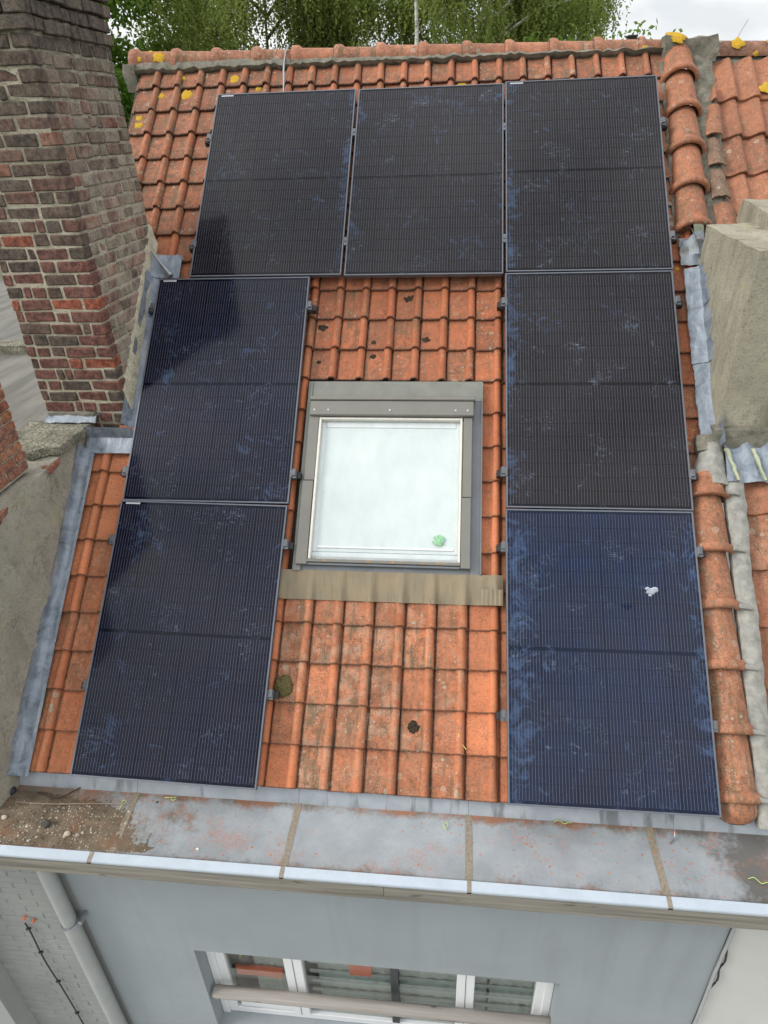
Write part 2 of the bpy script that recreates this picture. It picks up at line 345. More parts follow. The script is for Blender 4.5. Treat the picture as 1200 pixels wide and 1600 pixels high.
class Geo:                                       # collects shapes for ONE mesh
    def __init__(s): s.v = []; s.f = []
    def add(s, v, f):
        o = len(s.v); s.v += [Vector(x) for x in v]; s.f += [tuple(i + o for i in q) for q in f]; return s
    def box(s, a, b, basis=None, org=Vector((0, 0, 0))):
        v = [Vector((x, y, z)) for x in (a[0], b[0]) for y in (a[1], b[1]) for z in (a[2], b[2])]
        if basis: v = [org + basis @ q for q in v]
        else: v = [org + q for q in v]
        return s.add(v, [(0, 1, 3, 2), (4, 6, 7, 5), (0, 4, 5, 1), (2, 3, 7, 6), (0, 2, 6, 4), (1, 5, 7, 3)])
    def rbox(s, u0, v0, n0, u1, v1, n1): return s.box((u0, v0, n0), (u1, v1, n1), RM)       # box in roof coordinates
    def tube(s, pts, r, k=8, cap=True):
        pts = [Vector(p) for p in pts]; rs = r if isinstance(r, (list, tuple)) else [r] * len(pts); base = len(s.v)
        for i, p in enumerate(pts):
            t = (pts[min(i + 1, len(pts) - 1)] - pts[max(i - 1, 0)]).normalized()
            a = t.cross(Vector((0, 0, 1)));  a = a if a.length > .1 else t.cross(Vector((1, 0, 0)))
            a.normalize(); b = t.cross(a)
            for j in range(k):
                w = 2 * math.pi * j / k; s.v.append(p + (a * math.cos(w) + b * math.sin(w)) * rs[i])
        for i in range(len(pts) - 1):
            for j in range(k):
                s.f.append((base + i * k + j, base + i * k + (j + 1) % k, base + (i + 1) * k + (j + 1) % k, base + (i + 1) * k + j))
        if cap: s.f.append(tuple(base + j for j in range(k))); s.f.append(tuple(base + (len(pts) - 1) * k + j for j in reversed(range(k))))
        return s
    def sheet(s, grid, off):                     # a bent plate: grid[i][j] points, thickness off (vector)
        h, w = len(grid), len(grid[0]); base = len(s.v)
        for row in grid: s.v += [Vector(p) for p in row]
        for row in grid: s.v += [Vector(p) + off for p in row]
        n = h * w; I = lambda i, j, t=0: base + t * n + i * w + j
        for i in range(h - 1):
            for j in range(w - 1):
                s.f.append((I(i, j), I(i, j + 1), I(i + 1, j + 1), I(i + 1, j))); s.f.append((I(i, j, 1), I(i + 1, j, 1), I(i + 1, j + 1, 1), I(i, j + 1, 1)))
        for i in range(h - 1):
            for j in (0, w - 1): s.f.append((I(i, j), I(i + 1, j), I(i + 1, j, 1), I(i, j, 1)))
        for j in range(w - 1):
            for i in (0, h - 1): s.f.append((I(i, j), I(i, j + 1), I(i, j + 1, 1), I(i, j, 1)))
        return s
    def mesh(s, name, mat, smooth=False, angle=40, bevel=0):
        me = mesh(name, s.v, s.f, mat); b = bmesh.new(); b.from_mesh(me)
        bmesh.ops.recalc_face_normals(b, faces=b.faces)
        if bevel: bmesh.ops.bevel(b, geom=list(b.edges), offset=bevel, segments=1, affect='EDGES', clamp_overlap=True)
        b.to_mesh(me); b.free()
        if smooth:
            me.polygons.foreach_set('use_smooth', [True] * len(me.polygons)); me.set_sharp_from_angle(angle=math.radians(angle))
        return me
    def build(s, name, mat, parent=None, smooth=False, angle=40, bevel=0, color=None):
        o = link(name, s.mesh(name, mat, smooth, angle, bevel), parent)
        if color: o.color = color
        return o
def wbox(name, a, b, mat, parent=None, bevel=0): return Geo().box(a, b).build(name, mat, parent, bevel=bevel)
def rbox(name, u0, v0, n0, u1, v1, n1, mat, parent=None, bevel=0): return Geo().rbox(u0, v0, n0, u1, v1, n1).build(name, mat, parent, bevel=bevel)
def rough_box(name, a, b, mat, parent, amp=.01, cuts=6, freq=6, seed=0):
    bm = bmesh.new(); bmesh.ops.create_cube(bm, size=1)
    bmesh.ops.subdivide_edges(bm, edges=bm.edges, cuts=cuts, use_grid_fill=True)
    a, b = Vector(a), Vector(b)
    for v in bm.verts:
        p = Vector((a[i] + (v.co[i] + .5) * (b[i] - a[i]) for i in range(3)))
        d = Vector((nz3(p.x * freq, p.y * freq, p.z * freq + seed), nz3(p.y * freq + 9, p.z * freq, p.x * freq + seed), nz3(p.z * freq, p.x * freq + 5, p.y * freq + seed)))
        v.co = p + d * amp
    me = bpy.data.meshes.new(name); bm.to_mesh(me); bm.free(); me.materials.append(mat)
    me.polygons.foreach_set('use_smooth', [True] * len(me.polygons)); me.set_sharp_from_angle(angle=math.radians(35))
    return link(name, me, parent)

# ------------------------------------------------------------------ ground
g = Geo().box((-400, -300, -6.3), (400, 700, -6.0)); gr = g.build('ground', plain('ground_green', (.09, .10, .06), .95, 0, .3, .6)); tag(gr, kind='structure')
pt = Geo().box((-9, -14, -5.99), (9, -.2, -5.95)).build('patio', plain('pale_paving', (.40, .41, .38), .9, 0, .15, 3)); tag(pt, kind='structure')

# ================================================================== HOUSE
HOUSE = empty('terraced_house', (0, 2, -6), 'middle house with orange clay tiled roof carrying the solar panels above grey rendered wall', 'house')
ROOF = Geo()
for (u0, u1, v0, v1) in ((-3.0, 1.36, -.02, 1.20), (-3.0, -1.30, 1.20, 2.62), (-.19, 1.36, 1.20, 2.62), (-3.12, 1.36, 2.62, 5.62)):
    ROOF.rbox(u0, v0, -.19, u1, v1, -.165)
ROOF = ROOF.build('roof', plain('roof_batten_deck', (.07, .055, .045), .9), HOUSE)

# ---- roof tiles
def tile_profile():
    pts = [(-.182, -.020), (-.1660, -.020), (-.1590, -.016), (-.1545, -.001), (-.10, -.003), (-.045, 0.0), (-.037, .002)]
    for a in range(0, 7):
        w = math.pi * (1 - a / 6.0); pts.append((.0265 * math.cos(w), .004 + .027 * math.sin(w)))
    pts.append((.029, -.008)); return pts
def make_tile_mesh(prof, L, th, name, mat, jit=0):
    ys = [(0.0, -.004, 1), (.005, 0, 1), (L * .5, 0, 1), (L, -.001, .97)]
    v, f = [], []; w = len(prof)
    for (y, dz, sx) in ys:
        for (x, z) in prof: v.append((x * sx + jit * nz3(y * 9, x * 7, jit), y + jit * .5 * nz3(x * 30, y, 3), z + dz))
    for (x, z) in prof: v.append((x, .001, z - th))                 # lower front edge
    for (x, z) in prof: v.append((x, .06, z - th))                  # underside
    for i in range(3):
        for j in range(w - 1): f.append((i * w + j, i * w + j + 1, (i + 1) * w + j + 1, (i + 1) * w + j))
    a, b = 4 * w, 5 * w
    for j in range(w - 1):
        f.append((j + 1, j, a + j, a + j + 1)); f.append((a + j + 1, a + j, b + j, b + j + 1))
    for j in (0, w - 1): f.append((j, w + j, b + j, a + j) if j else (w + j, j, a + j, b + j))
    return mesh(name, v, f, mat, True, 50)
PITCH_V = .2425; DROP = .024; N_TILE = -.105
TILES = [make_tile_mesh(tile_profile(), .295, .015, 'roof_tile', MT_clay, .0025 * (1 + i * .3)) for i in range(4)]
def tile_u(k, v):
    t = min(max(v, 0) / 3.2, 1); return -.072 + .028 * t - k * (.1965 - .0055 * t)
def row_v(r, u): return r * PITCH_V * (1 - .005 * u) - .006
PANELS = (('P1', -1.7394, 4.3204, -0.00147), ('P2', -0.5834, 4.3111, -0.00195), ('P3', 0.5670, 4.3256, 0.00116), ('P4', 0.5650, 2.5922, 0.00332),
          ('P5', 0.5680, 0.8618, 0.00601), ('P6', -1.9679, 2.5841, 0.00115), ('P7', -1.9814, 0.8559, -0.01094))
PW, PH = 1.134, 1.722
quads = []
for (_, cu, cv, a) in PANELS:
    quads.append([to_px(RP(cu + x * math.cos(a) - y * math.sin(a), cv + x * math.sin(a) + y * math.cos(a), 0)) for x, y in ((-PW / 2, PH / 2), (PW / 2, PH / 2), (PW / 2, -PH / 2), (-PW / 2, -PH / 2))])
def inside(q, p):
    s = [(q[(i + 1) % 4][0] - q[i][0]) * (p[1] - q[i][1]) - (q[(i + 1) % 4][1] - q[i][1]) * (p[0] - q[i][0]) for i in range(4)]
    return all(x > 0 for x in s) or all(x < 0 for x in s)
def clay_color(u, v):
    low = min(max((2.9 - v) / 1.5, 0), 1); up = min(max((v - 3.0) / 2, 0), 1)
    a = Vector((.64, .205, .085)); b = Vector((.53, .145, .052)); c = Vector((.47, .145, .064))
    col = b.lerp(a, low).lerp(c, up) * (1 + R_.uniform(-.20, .14))
    return col
stuff_tiles = Geo(); n_tiles = 0
for r in range(23):
    for k in range(-7, 16):
        v = row_v(r, -1); u = tile_u(k, v); v = row_v(r, u)
        if u > 1.33: continue
        if k >= 15 and v < 3.6: continue
        if k == 14 and 2.05 < v < 3.6: continue                             # the chimney stands here
        if v < 2.1 and k > 14: continue
        if 1.0 < v + .12 and v < 2.60 and -1.33 < u < -.12 and r in (5, 6, 7, 8, 9, 10): continue       # skylight opening
        pts = [RP(u + a, v + b, N_TILE + .005) for a in (-.17, -.09, 0.0, .025) for b in (0, .12, .235)]
        px = [to_px(p) for p in pts]
        vis = [p for p in px if 0 < p[0] < 1200 and 0 < p[1] < 1600 and not any(inside(q, p) for q in quads)]
        rot = RM @ Matrix.Rotation(-math.atan2(DROP, PITCH_V), 3, 'X') @ Matrix.Rotation(R_.gauss(0, .006), 3, 'Z') @ Matrix.Rotation(R_.gauss(0, .005), 3, 'Y')
        loc = RP(u + R_.gauss(0, .0012), v + R_.gauss(0, .002), N_TILE + R_.gauss(0, .0012)); me = R_.choice(TILES)
        if vis and n_tiles < 298:
            c = clay_color(u, v)
            wz = .35
            if v > 3.7: wz = 1.0 if u < -1.9 else .8
            elif v > 2.6: wz = .66
            elif v < 1.15 and -1.25 < u < -.2: wz = .80
            elif u < -2.4: wz = .30 + .3 * (v < 1.6)
            elif u > 1: wz = .7
            if u < -2.5 and 1.45 < v < 2.1: c = Vector((.58, .20, .085)); wz = .05           # two newer tiles
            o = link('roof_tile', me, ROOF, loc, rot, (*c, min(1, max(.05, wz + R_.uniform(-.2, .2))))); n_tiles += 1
        else:
            stuff_tiles.add([loc + rot @ q.co for q in me.vertices], [tuple(p.vertices) for p in me.polygons])
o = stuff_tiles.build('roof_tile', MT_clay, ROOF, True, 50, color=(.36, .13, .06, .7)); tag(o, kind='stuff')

# ---- ridge: half round tiles with a collar, bedded in grey mortar
def tube_tile_mesh(L, r0, r1, name, mat, collar=.012, arc=1.0, closed=False, lip=.03):
    """half round tile along +y, its collared end at y = 0; round side +z"""
    v, f = [], []; K = 14; ys = [(0, r0 + collar * .5), (lip * .14, r0 + collar * .88), (lip * .38, r0 + collar), (lip * .66, r0 + collar * .93), (lip * .88, r0 + collar * .5), (lip, r0 + .001), (L * .6, (r0 + r1) / 2), (L, r1)]
    if closed: ys = [(-.075, r0 * .30), (-.062, r0 * .62), (-.035, r0 * .88)] + [(0, r0)] + ys[-2:]
    n = len(ys)
    for t in (0, -.016):
        for (y, r) in ys:
            for j in range(K + 1):
                w = math.pi * (.5 + arc * (.5 - j / K)); v.append(((r + t) * math.cos(w), y, (r + t) * math.sin(w)))
    W = K + 1; m = n * W
    for i in range(n - 1):
        for j in range(K):
            f.append((i * W + j, (i + 1) * W + j, (i + 1) * W + j + 1, i * W + j + 1)); f.append((m + i * W + j, m + i * W + j + 1, m + (i + 1) * W + j + 1, m + (i + 1) * W + j))
    for j in range(K):
        f.append((j, j + 1, m + j + 1, m + j)); q = (n - 1) * W; f.append((q + j, m + q + j, m + q + j + 1, q + j + 1))
    for i in range(n - 1):
        for j in (0, K): f.append((i * W + j, m + i * W + j, m + (i + 1) * W + j, (i + 1) * W + j))
    if closed: f.append(tuple(range(W)))
    return fix_normals(mesh(name, v, f, mat, True, 48))
def ridge_z(u): return 3.772 - .0195 * (u + 1.8)
RT = tube_tile_mesh(.40, .094, .088, 'ridge_tile', MT_clay, .022, 1.05, False, .085)
rots = Matrix((( 0, 1, 0), (-1, 0, 0), (0, 0, 1))).transposed()        # +y -> +x? placed by columns below
ring_u = (-3.165, -2.80, -2.45, -2.10, -1.76, -1.40, -1.05, -.70, -.345, 0.0, .35, .70, 1.05)
for i, u in enumerate(ring_u):
    y = Vector((1, 0, -.0195 + R_.gauss(0, .004))).normalized(); z = Vector((0, R_.gauss(0, .03), 1)).normalized(); x = y.cross(z).normalized(); z = x.cross(y)
    rot = Matrix((x, y, z)).transposed()
    c = Vector((.55, .215, .12)) * R_.uniform(.88, 1.08)
    L = .30 / .40 if i == 12 else 1
    o = link('ridge_tile', RT, ROOF, (u, 4.255 + R_.gauss(0, .003), ridge_z(u) + R_.gauss(0, .002)), rot, (*c, R_.uniform(.5, .9))); o.scale = (1, L, 1)
gm = Geo(); rows = []
for i in range(130):
    u = -3.13 + i * .0345
    top = Vector((u, 4.165, ridge_z(u) + .012)); w = .012 * nz3(u * 6, 1) + .022 * nz3(u * 23, 4) + .014 * nz3(u * 61, 9)
    lo = RP(u, 5.555 + .018 * nz3(u * 9, 7) + .012 * nz3(u * 37, 2) - .02 * (u + .9) * .3, -.072 + w)
    mid = (top + lo) / 2 + NA * (.014 + w); rows.append([top - SA * -.03, top, mid, lo, lo - NA * .04])
gm.sheet(rows, -NA * .03).build('mortar', MT_cement, ROOF, True, 60)
rough_box('mortar', (-3.20, 4.10, 3.60), (-3.10, 4.30, 3.80), MT_cement, ROOF, .02, 4, 9)
def pan_n(v, u):
    t = (v - row_v(0, u)) / (PITCH_V * (1 - .005 * u)); return N_TILE - DROP * (t - math.floor(t))
# ---- yellow lichen on tiles and ridge
def blob(name, mat, parent, c, nrm, r, h, seed, asp=1.0, rag=.3, K=18):
    nrm = nrm.normalized(); a = nrm.cross(Vector((.3, .1, 1))).normalized(); b = nrm.cross(a); v = [c + nrm * h]; f = []
    for ring, (s, hh) in enumerate(((.35, h * .9), (.75, h * .8), (1.0, -.004))):
        for j in range(K):
            w = 2 * math.pi * j / K; rr = r * s * (1 + rag * nz3(math.cos(w) * 1.7 + seed, math.sin(w) * 1.7, seed * 3.1) + rag * .5 * nz3(math.cos(w) * 5 + seed, math.sin(w) * 5, 1))
            v.append(c + a * math.cos(w) * rr * asp + b * math.sin(w) * rr + nrm * hh * (1 + .5 * nz3(j * 1.3, ring * 2.1, seed)))
    for j in range(K):
        f.append((0, 1 + j, 1 + (j + 1) % K))
        for q in (0, 1): f.append((1 + q * K + j, 1 + (q + 1) * K + j, 1 + (q + 1) * K + (j + 1) % K, 1 + q * K + (j + 1) % K))
    return link(name, fix_normals(mesh(name, v, f, mat, True, 60)), parent)
def lichen_mat():
    m = Mat('yellow_lichen'); f = m.noise(60, 5, .7)
    return m.done(m.mix(m.rng(f, .35, .62), (.62, .36, .015), (.40, .27, .05)), .95, 0, m.bump(f, 1.0, .006), .2)
MT_lichen = lichen_mat()
for i, (u, v, r) in enumerate(((-2.64, 5.335, .052), (-2.85, 5.325, .032), (-2.23, 5.46, .05), (-3.01, 5.10, .034), (-3.0, 5.012, .038), (-2.02, 5.37, .03), (-.335, 5.335, .035), (-2.68, 5.505, .022), (1.205, 3.555, .018))):
    blob('lichen_patch', MT_lichen, ROOF, RP(u, v, pan_n(v, u) + .001), NA, r, .004, i * 1.7, 1, .45)
for i, (u, w, r) in enumerate(((-2.90, 30, .050), (-3.07, 20, .024), (-2.98, 70, .02))):
    a = math.radians(w); d = Vector((0, -math.cos(a), math.sin(a)))
    blob('lichen_patch', MT_lichen, ROOF, Vector((u, 4.255, ridge_z(u))) + d * .097, d, r, .005, 20 + i, 1, .5)
# ---- verge: half round tiles along the party line, upper run and lower run
VT = tube_tile_mesh(.395, .118, .105, 'verge_tile', MT_clay_dusty, .024, 1.0, False, .062)
VE = tube_tile_mesh(.395, .118, .105, 'verge_tile', MT_clay_dusty, .016, 1.0, True)
def verge_tile(u, v, n, me=VT, drop=.03):
    rot = RM @ Matrix.Rotation(-.06 + R_.gauss(0, .01), 3, 'X') @ Matrix.Rotation(R_.gauss(0, .012), 3, 'Z')
    c = Vector((.50, .19, .095)) * R_.uniform(.9, 1.08)
    o = link('verge_tile', me, ROOF, RP(u, v, n), rot, (*c, R_.uniform(.55, .8)))
    if 1.8 < v < 1.9: o.scale = (1, .42, 1)
for v, u in ((5.235, 1.337), (4.885, 1.335), (4.535, 1.333), (4.18, 1.328), (3.83, 1.322)): verge_tile(u, v, -.118)
for v, u in ((1.835, 1.255), (1.48, 1.248), (1.135, 1.253), (.785, 1.253), (.43, 1.262), (.072, 1.264)): verge_tile(u, v, -.125)
verge_tile(1.266, .032, -.127, tube_tile_mesh(.30, .113, .110, 'verge_tile', MT_clay_dusty, .0, 1.0, True))
# mortar bed between the verge tiles and the neighbour's roof
def fillet(name, mat, parent, u0, u1, v0, v1, n, amp, seed, steps=40, w=6, hump=.02, thick=.05):
    rows = []
    for i in range(steps + 1):
        v = v0 + (v1 - v0) * i / steps; row = []
        for j in range(w + 1):
            t = j / w; u = (u0(v) if callable(u0) else u0) * (1 - t) + (u1(v) if callable(u1) else u1) * t
            e = amp * (nz3(u * 14, v * 11, seed) + .6 * nz3(u * 40, v * 34, seed + 3))
            row.append(RP(u + amp * .7 * nz3(v * 13, j, seed) * (j in (0, w)), v, n + hump * math.sin(math.pi * t) + e))
        rows.append(row)
    return Geo().sheet(rows, -NA * thick).build(name, mat, parent, True, 50)
fillet('mortar', MT_cement, ROOF, 1.43, 1.60, 3.45, 5.60, -.12, .024, 1.0, 80, 8)
fillet('mortar', MT_cement, ROOF, 1.20, 1.24, 3.82, 5.45, -.115, .012, 2.0, 60, 3, .008)
rough_box('mortar', (1.22, 4.05, 3.62), (1.62, 4.20, 3.80), MT_cement, ROOF, .03, 7, 8)
blob('lichen_patch', MT_lichen, ROOF, Vector((1.30, 4.045, 3.795)), Vector((-.1, -.75, .7)), .05, .010, 31, 1.7, .5)
blob('lichen_patch', MT_lichen, ROOF, Vector((1.10, 4.13, 3.73)), Vector((0, -1, .2)), .03, .006, 33, 1, .4)
# broken plain tiles bedded in that mortar
def broken_tile(u, v, w, l, rotz, col, wz, lift=0.0, mat=MT_clay_dusty):
    rows = []
    for i in range(6):
        t = i / 5; row = []
        for j in range(7):
            s = j / 6 - .5; row.append(RP(u + s * w * (1 - .25 * t) + math.sin(rotz) * t * l, v + t * l + .012 * nz3(j * 1.3, v * 5), -.075 + lift - t * .03 + .028 * math.cos(s * math.pi) ))
        rows.append(row)
    Geo().sheet(rows, -NA * .014).build('verge_tile', mat, ROOF, True, 50, color=(*col, wz))
broken_tile(1.535, 4.68, .12, .30, .1, (.42, .17, .09), .6)
broken_tile(1.53, 4.40, .12, .26, .0, (.16, .15, .12), .8)
broken_tile(1.535, 4.11, .13, .26, .0, (.15, .145, .115), .8)
broken_tile(1.575, 3.80, .17, .28, -.1, (.40, .155, .08), .8)
broken_tile(1.56, 5.0, .05, .17, .15, (.42, .17, .09), .5)
# pale cement fillet of the lower run
fillet('mortar', MT_patina, ROOF, lambda v: 1.365 + .012 * nz3(v * 2, 5), lambda v: 1.475 + .01 * nz3(v * 2.5, 8), -.05, 2.02, -.075, .010, 5.0, 90, 6, .022)
for v in (1.86, 1.50, 1.15, .80, .445, .09):
    Geo().tube([RP(1.36, v + .012, -.045), RP(1.40, v + .006, -.036), RP(1.44, v - .004, -.05)], [.016, .014, .007], 7).build('mortar', MT_patina, ROOF, True)
fillet('mortar', MT_patina, ROOF, lambda v: 1.15 + .30 * (v - 1.9), lambda v: 1.40 - .1 * (v - 1.9), 1.925, 2.20, -.075, .016, 7.0, 16, 10, .052, .06)
fillet('mortar', MT_cement, ROOF, 1.21, 1.36, 2.15, 2.26, -.06, .012, 8.0, 8, 6, .02, .05)

# ---- lead flashings along both party walls
def wallx(v): return -2.987 + .05 * min(v, 1.35)
def lead_strip(parent, v0, v1, prof, seed, amp=.006, name='lead_flashing', mat=MT_lead, steps=None, off=-.004):
    steps = steps or max(6, int((v1 - v0) / .045)); rows = []
    for i in range(steps + 1):
        v = v0 + (v1 - v0) * i / steps; row = []
        for j, (u, n) in enumerate(prof(v)):
            e = amp * (nz3(u * 9, v * 7, seed) + .6 * nz3(u * 25, v * 19, seed + 2))
            row.append(RP(u + e * .8, v, n + e + .0))
        rows.append(row)
    return Geo().sheet(rows, NA * off + XA * off * .5).build(name, mat, parent, True, 40)
def left_prof(v):
    x = wallx(v); w = -2.884 + .022 * v - x; return [(x - .003, -.004), (x, -.022), (x + .006, -.05), (x + .02, -.070), (x + w * .55, -.078), (x + w * .85, -.076), (x + w, -.088)]
for i, (a, b) in enumerate(((-.03, .80), (.78, 1.45), (1.43, 2.12))):
    lead_strip(ROOF, a, b, lambda v, i=i: [(u + .002 * i, n + .004 * i) for u, n in left_prof(v)], 3 + i * 5, .008)
# apron in front of the brick chimney and the lead up its right side
Geo().sheet([[RP(u, v, -.07 + .012 * nz3(u * 8, v * 6, 2) + (.075 if v > 2.22 else 0)) for u in [-2.90 + .05 * k for k in range(8)]] for v in (2.085, 2.12, 2.16, 2.20, 2.245)], -NA * .005).build('lead_flashing', MT_lead, ROOF, True)
def chim_prof(v): return [(-2.632, .02), (-2.622, -.045), (-2.595, -.068), (-2.535, -.072)]
lead_strip(ROOF, 2.28, 3.52, chim_prof, 41, .006)
lead_strip(ROOF, 3.50, 3.70, lambda v: [(-2.63, -.03), (-2.60, -.058), (-2.52, -.066), (-2.42, -.07)], 45, .006)
Geo().tube([RP(-2.635, 3.69, .0), RP(-2.56, 3.60, -.03), RP(-2.47, 3.50, -.045)], [.006, .014, .020], 8).build('lead_flashing', MT_steel, ROOF, True)
# right hand rendered chimney: wrinkled strip, crumpled end piece, dressed apron
def right_prof(v): return [(1.232, -.082), (1.25, -.078), (1.275, -.070), (1.30, -.066), (1.325, -.05), (1.338, .0), (1.34, .035)]
for i, (a, b) in enumerate(((2.18, 2.80), (2.78, 3.22), (3.20, 3.52))):
    lead_strip(ROOF, a, b, lambda v, i=i: [(u + (.01 if i < 1 else 0), n + .004 * i) for u, n in right_prof(v)], 61 + i * 4, .013, steps=26)
Geo().sheet([[RP(1.215 + .03 * j + .01 * nz3(i, j), 3.55 + .028 * i, -.075 + .02 * i * (j > 2) * .4 + .03 * nz3(i * .9, j * .8, 4)) for j in range(6)] for i in range(9)], -NA * .004).build('lead_flashing', MT_lead, ROOF, True, 30)
Geo().sheet([[RP(1.29 + .028 * j, 3.60 + .03 * i, -.02 - .02 * j + .045 * math.sin(i * .45 + j) * .6) for j in range(4)] for i in range(8)], -NA * .004).build('lead_flashing', MT_lip, ROOF, True, 30)
MT_lead_green = plain('algae_streak', (.38, .40, .27), .8, 0, .3, 25)
ap = [[RP(1.37 + .028 * j, 1.945 + .05 * i, -.055 + .018 * math.sin(j * 1.15 + .5 * i) + .008 * nz3(i * 2, j * 2, 9) + (.03 if i == 6 else 0)) for j in range(26)] for i in range(7)]
Geo().sheet(ap, -NA * .004).build('lead_flashing', MT_lead, ROOF, True, 40)
for u in (1.425, 1.585, 1.76):
    Geo().sheet([[RP(u + (.006 + .004 * nz3(i * 2.1, u * 9)) * j - .008 * i + .006 * nz3(i * 1.3, j, u), 1.95 + .03 * i, -.031 + .006 * nz3(i, 2, u)) for j in range(4)] for i in range(8)], -NA * .02).build('lead_flashing', MT_lead_green, ROOF, True)

# ================================================================== SKYLIGHT (part of the house)
SKYL = rbox('skylight', -1.352, 2.50, -.165, -.148, 2.645, -.076, MT_flash_grey, HOUSE)             # head flashing
Geo().rbox(-1.352, 1.30, -.165, -1.30, 2.498, -.070).rbox(-1.335, 2.52, -.0755, -1.322, 2.64, -.068).build('flashing', MT_flash_grey, SKYL)
Geo().rbox(-.218, 1.30, -.165, -.150, 2.498, -.078).rbox(-.158, 1.30, -.0775, -.150, 2.52, -.060).build('flashing', MT_flash_dark, SKYL)
Geo().rbox(-1.30, 1.296, -.165, -.22, 1.345, -.085).build('flashing', MT_flash_dark, SKYL)
# dressed tan apron below
arows = []
for i in range(9):
    v = 1.305 - .185 * i / 8; row = []
    for j in range(111):
        u = -1.425 + 1.41 * j / 110; k = ((u + .0615) / -.1945) % 1.0
        roll = min(1, max(0, 1.5 - min(k, 1 - k) / .13)); t = i / 8
        e = .036 * roll * (.25 + .75 * t) + (.012 if u > -.16 or u < -1.36 else 0) + .003 * nz3(u * 40, v * 30, 2) + .006 * nz3(u * 5, v * 9, 3)
        row.append(RP(u, v - .006 * roll * t + .004 * nz3(u * 12, 1), -.079 - .031 * t + e))
    arows.append(row)
Geo().sheet(arows, -NA * .0022).build('apron', MT_apron, SKYL, True, 50)
Geo().sheet([[RP(-.15 + .0135 * j, 1.215 - .05 * i, -.060 + .0035 * (j % 2)) for j in range(11)] for i in range(3)], -NA * .003).build('apron', MT_apron, SKYL, False)
# frame cladding: sides in two lengths, hood, bottom bar
for (a, b, c, d) in ((-1.330, 1.335, -1.256, 1.90), (-1.322, 1.903, -1.252, 2.372), (-.279, 1.335, -.219, 1.80), (-.275, 1.803, -.217, 2.36)):
    rbox('side_cladding', a, b, -.16, c, d, -.038, MT_sky_frame, SKYL, .003)
h = Geo().rbox(-1.318, 2.362, -.12, -.208, 2.47, -.014).build('hood', MT_sky_frame, SKYL, bevel=.006)
rbox('hood', -1.322, 2.472, -.12, -.200, 2.502, -.006, MT_sky_frame, SKYL, .005)
for u in (-1.285, -1.19, -.77, -.33, -.25):
    blob('screw', MT_pvc, h, RP(u, 2.40, -.014), NA, .0065, .004, u, 1, .05, 8)
rbox('bottom_rail', -1.275, 1.352, -.13, -.280, 1.372, -.040, MT_sky_frame, SKYL, .003)
rbox('bottom_rail', -1.28, 1.335, -.13, -.282, 1.350, -.052, MT_flash_dark, SKYL, .002)
for (a, b, c, d) in ((-1.251, 1.373, -1.236, 2.36), (-.297, 1.373, -.283, 2.36), (-1.235, 2.343, -.298, 2.358)):
    rbox('gasket', a, b, -.10, c, d, -.042, MT_gasket, SKYL, .002)
# sash: glass over a drawn white blind; pale sash edges
rbox('sash', -1.235, 1.374, -.13, -.298, 1.395, -.075, plain('sash_bottom', (.40, .43, .42), .4, 0, .1, 10), SKYL, .002)
Geo().rbox(-1.236, 1.396, -.13, -.297, 1.43, -.090).rbox(-1.236, 1.431, -.13, -1.206, 2.342, -.084).rbox(-.322, 1.431, -.13, -.297, 2.342, -.084).rbox(-1.205, 2.30, -.13, -.323, 2.342, -.082).build('sash', plain('sash_edge', (.58, .63, .63), .45, 0, .06, 8), SKYL, bevel=.002)
rbox('blind', -1.206, 1.432, -.14, -.322, 2.30, -.089, MT_blind, SKYL)
rbox('pane', -1.235, 1.397, -.0785, -.298, 2.341, -.0745, MT_skyglass, SKYL)
Geo().rbox(-1.205, 1.455, -.0885, -.323, 1.468, -.080).build('blind_rail', MT_pvc, SKYL, bevel=.002)
blob('algae_spot', plain('green_algae', (.24, .46, .27), .8, 0, .6, 70), SKYL, RP(-.418, 1.522, -.0746), NA, .038, .0008, 3.3, 1.05, .6)
MT_rust = plain('rust', (.42, .20, .06), .9, 0, .4, 60)
for u, r in ((-1.14, .013), (-.86, .011), (-.90, .006), (-.70, .012), (-.64, .008), (-.52, .008), (-.42, .010), (-.38, .007)):
    blob('rust_spot', MT_rust, SKYL, RP(u, 1.362, -.0398), NA, r * .75, .0015, u * 9, 1.4, .6, 10)

# ================================================================== GUTTER (part of the house)
GX = (-3.75, -2.215, -1.21, -.205, .81, 2.3)
GUT = wbox('gutter', (-3.75, -.375, -.335), (2.3, .05, -.212), plain('gutter_box', (.2, .2, .2), .8), HOUSE)
for i in range(5):
    a, b = GX[i] + .001, GX[i + 1] - .001
    prof = [(.115, -.095), (.062, -.178), (.056, -.192), (.040, -.1985), (-.15, -.2005), (-.325, -.1985), (-.341, -.192), (-.346, -.180)]
    rows = [[Vector((a + (b - a) * t / 12, y, z + .0012 * nz3(a + t * .4, y * 8))) for y, z in prof[2:]] for t in range(13)]
    Geo().sheet(rows, Vector((0, 0, -.006))).build('gutter_sheet', MT_zinc, GUT, True, 50)
    rows = [[Vector((a + (b - a) * t / 12, y, z)) for y, z in prof[:3]] for t in range(13)]
    Geo().sheet(rows, Vector((0, -.004, -.003))).build('upstand', MT_strip, GUT, True, 30)
    gl = [(-.3465, -.181), (-.350, -.176), (-.398, -.184), (-.402, -.189), (-.401, -.2)]
    xo = .09 if i == 1 else 0; xo0 = .09 if i == 1 else 0
    la = a - (.085 if i == 1 else 0); lb = b - (.085 if i == 0 else 0)
    rows = [[Vector((la + (lb - la) * t / 8, y, z + .0015 * nz3(a + t, 7))) for y, z in gl] for t in range(9)]
    Geo().sheet(rows, Vector((0, 0, -.004))).build('front_edge', MT_lip, GUT, True, 30)
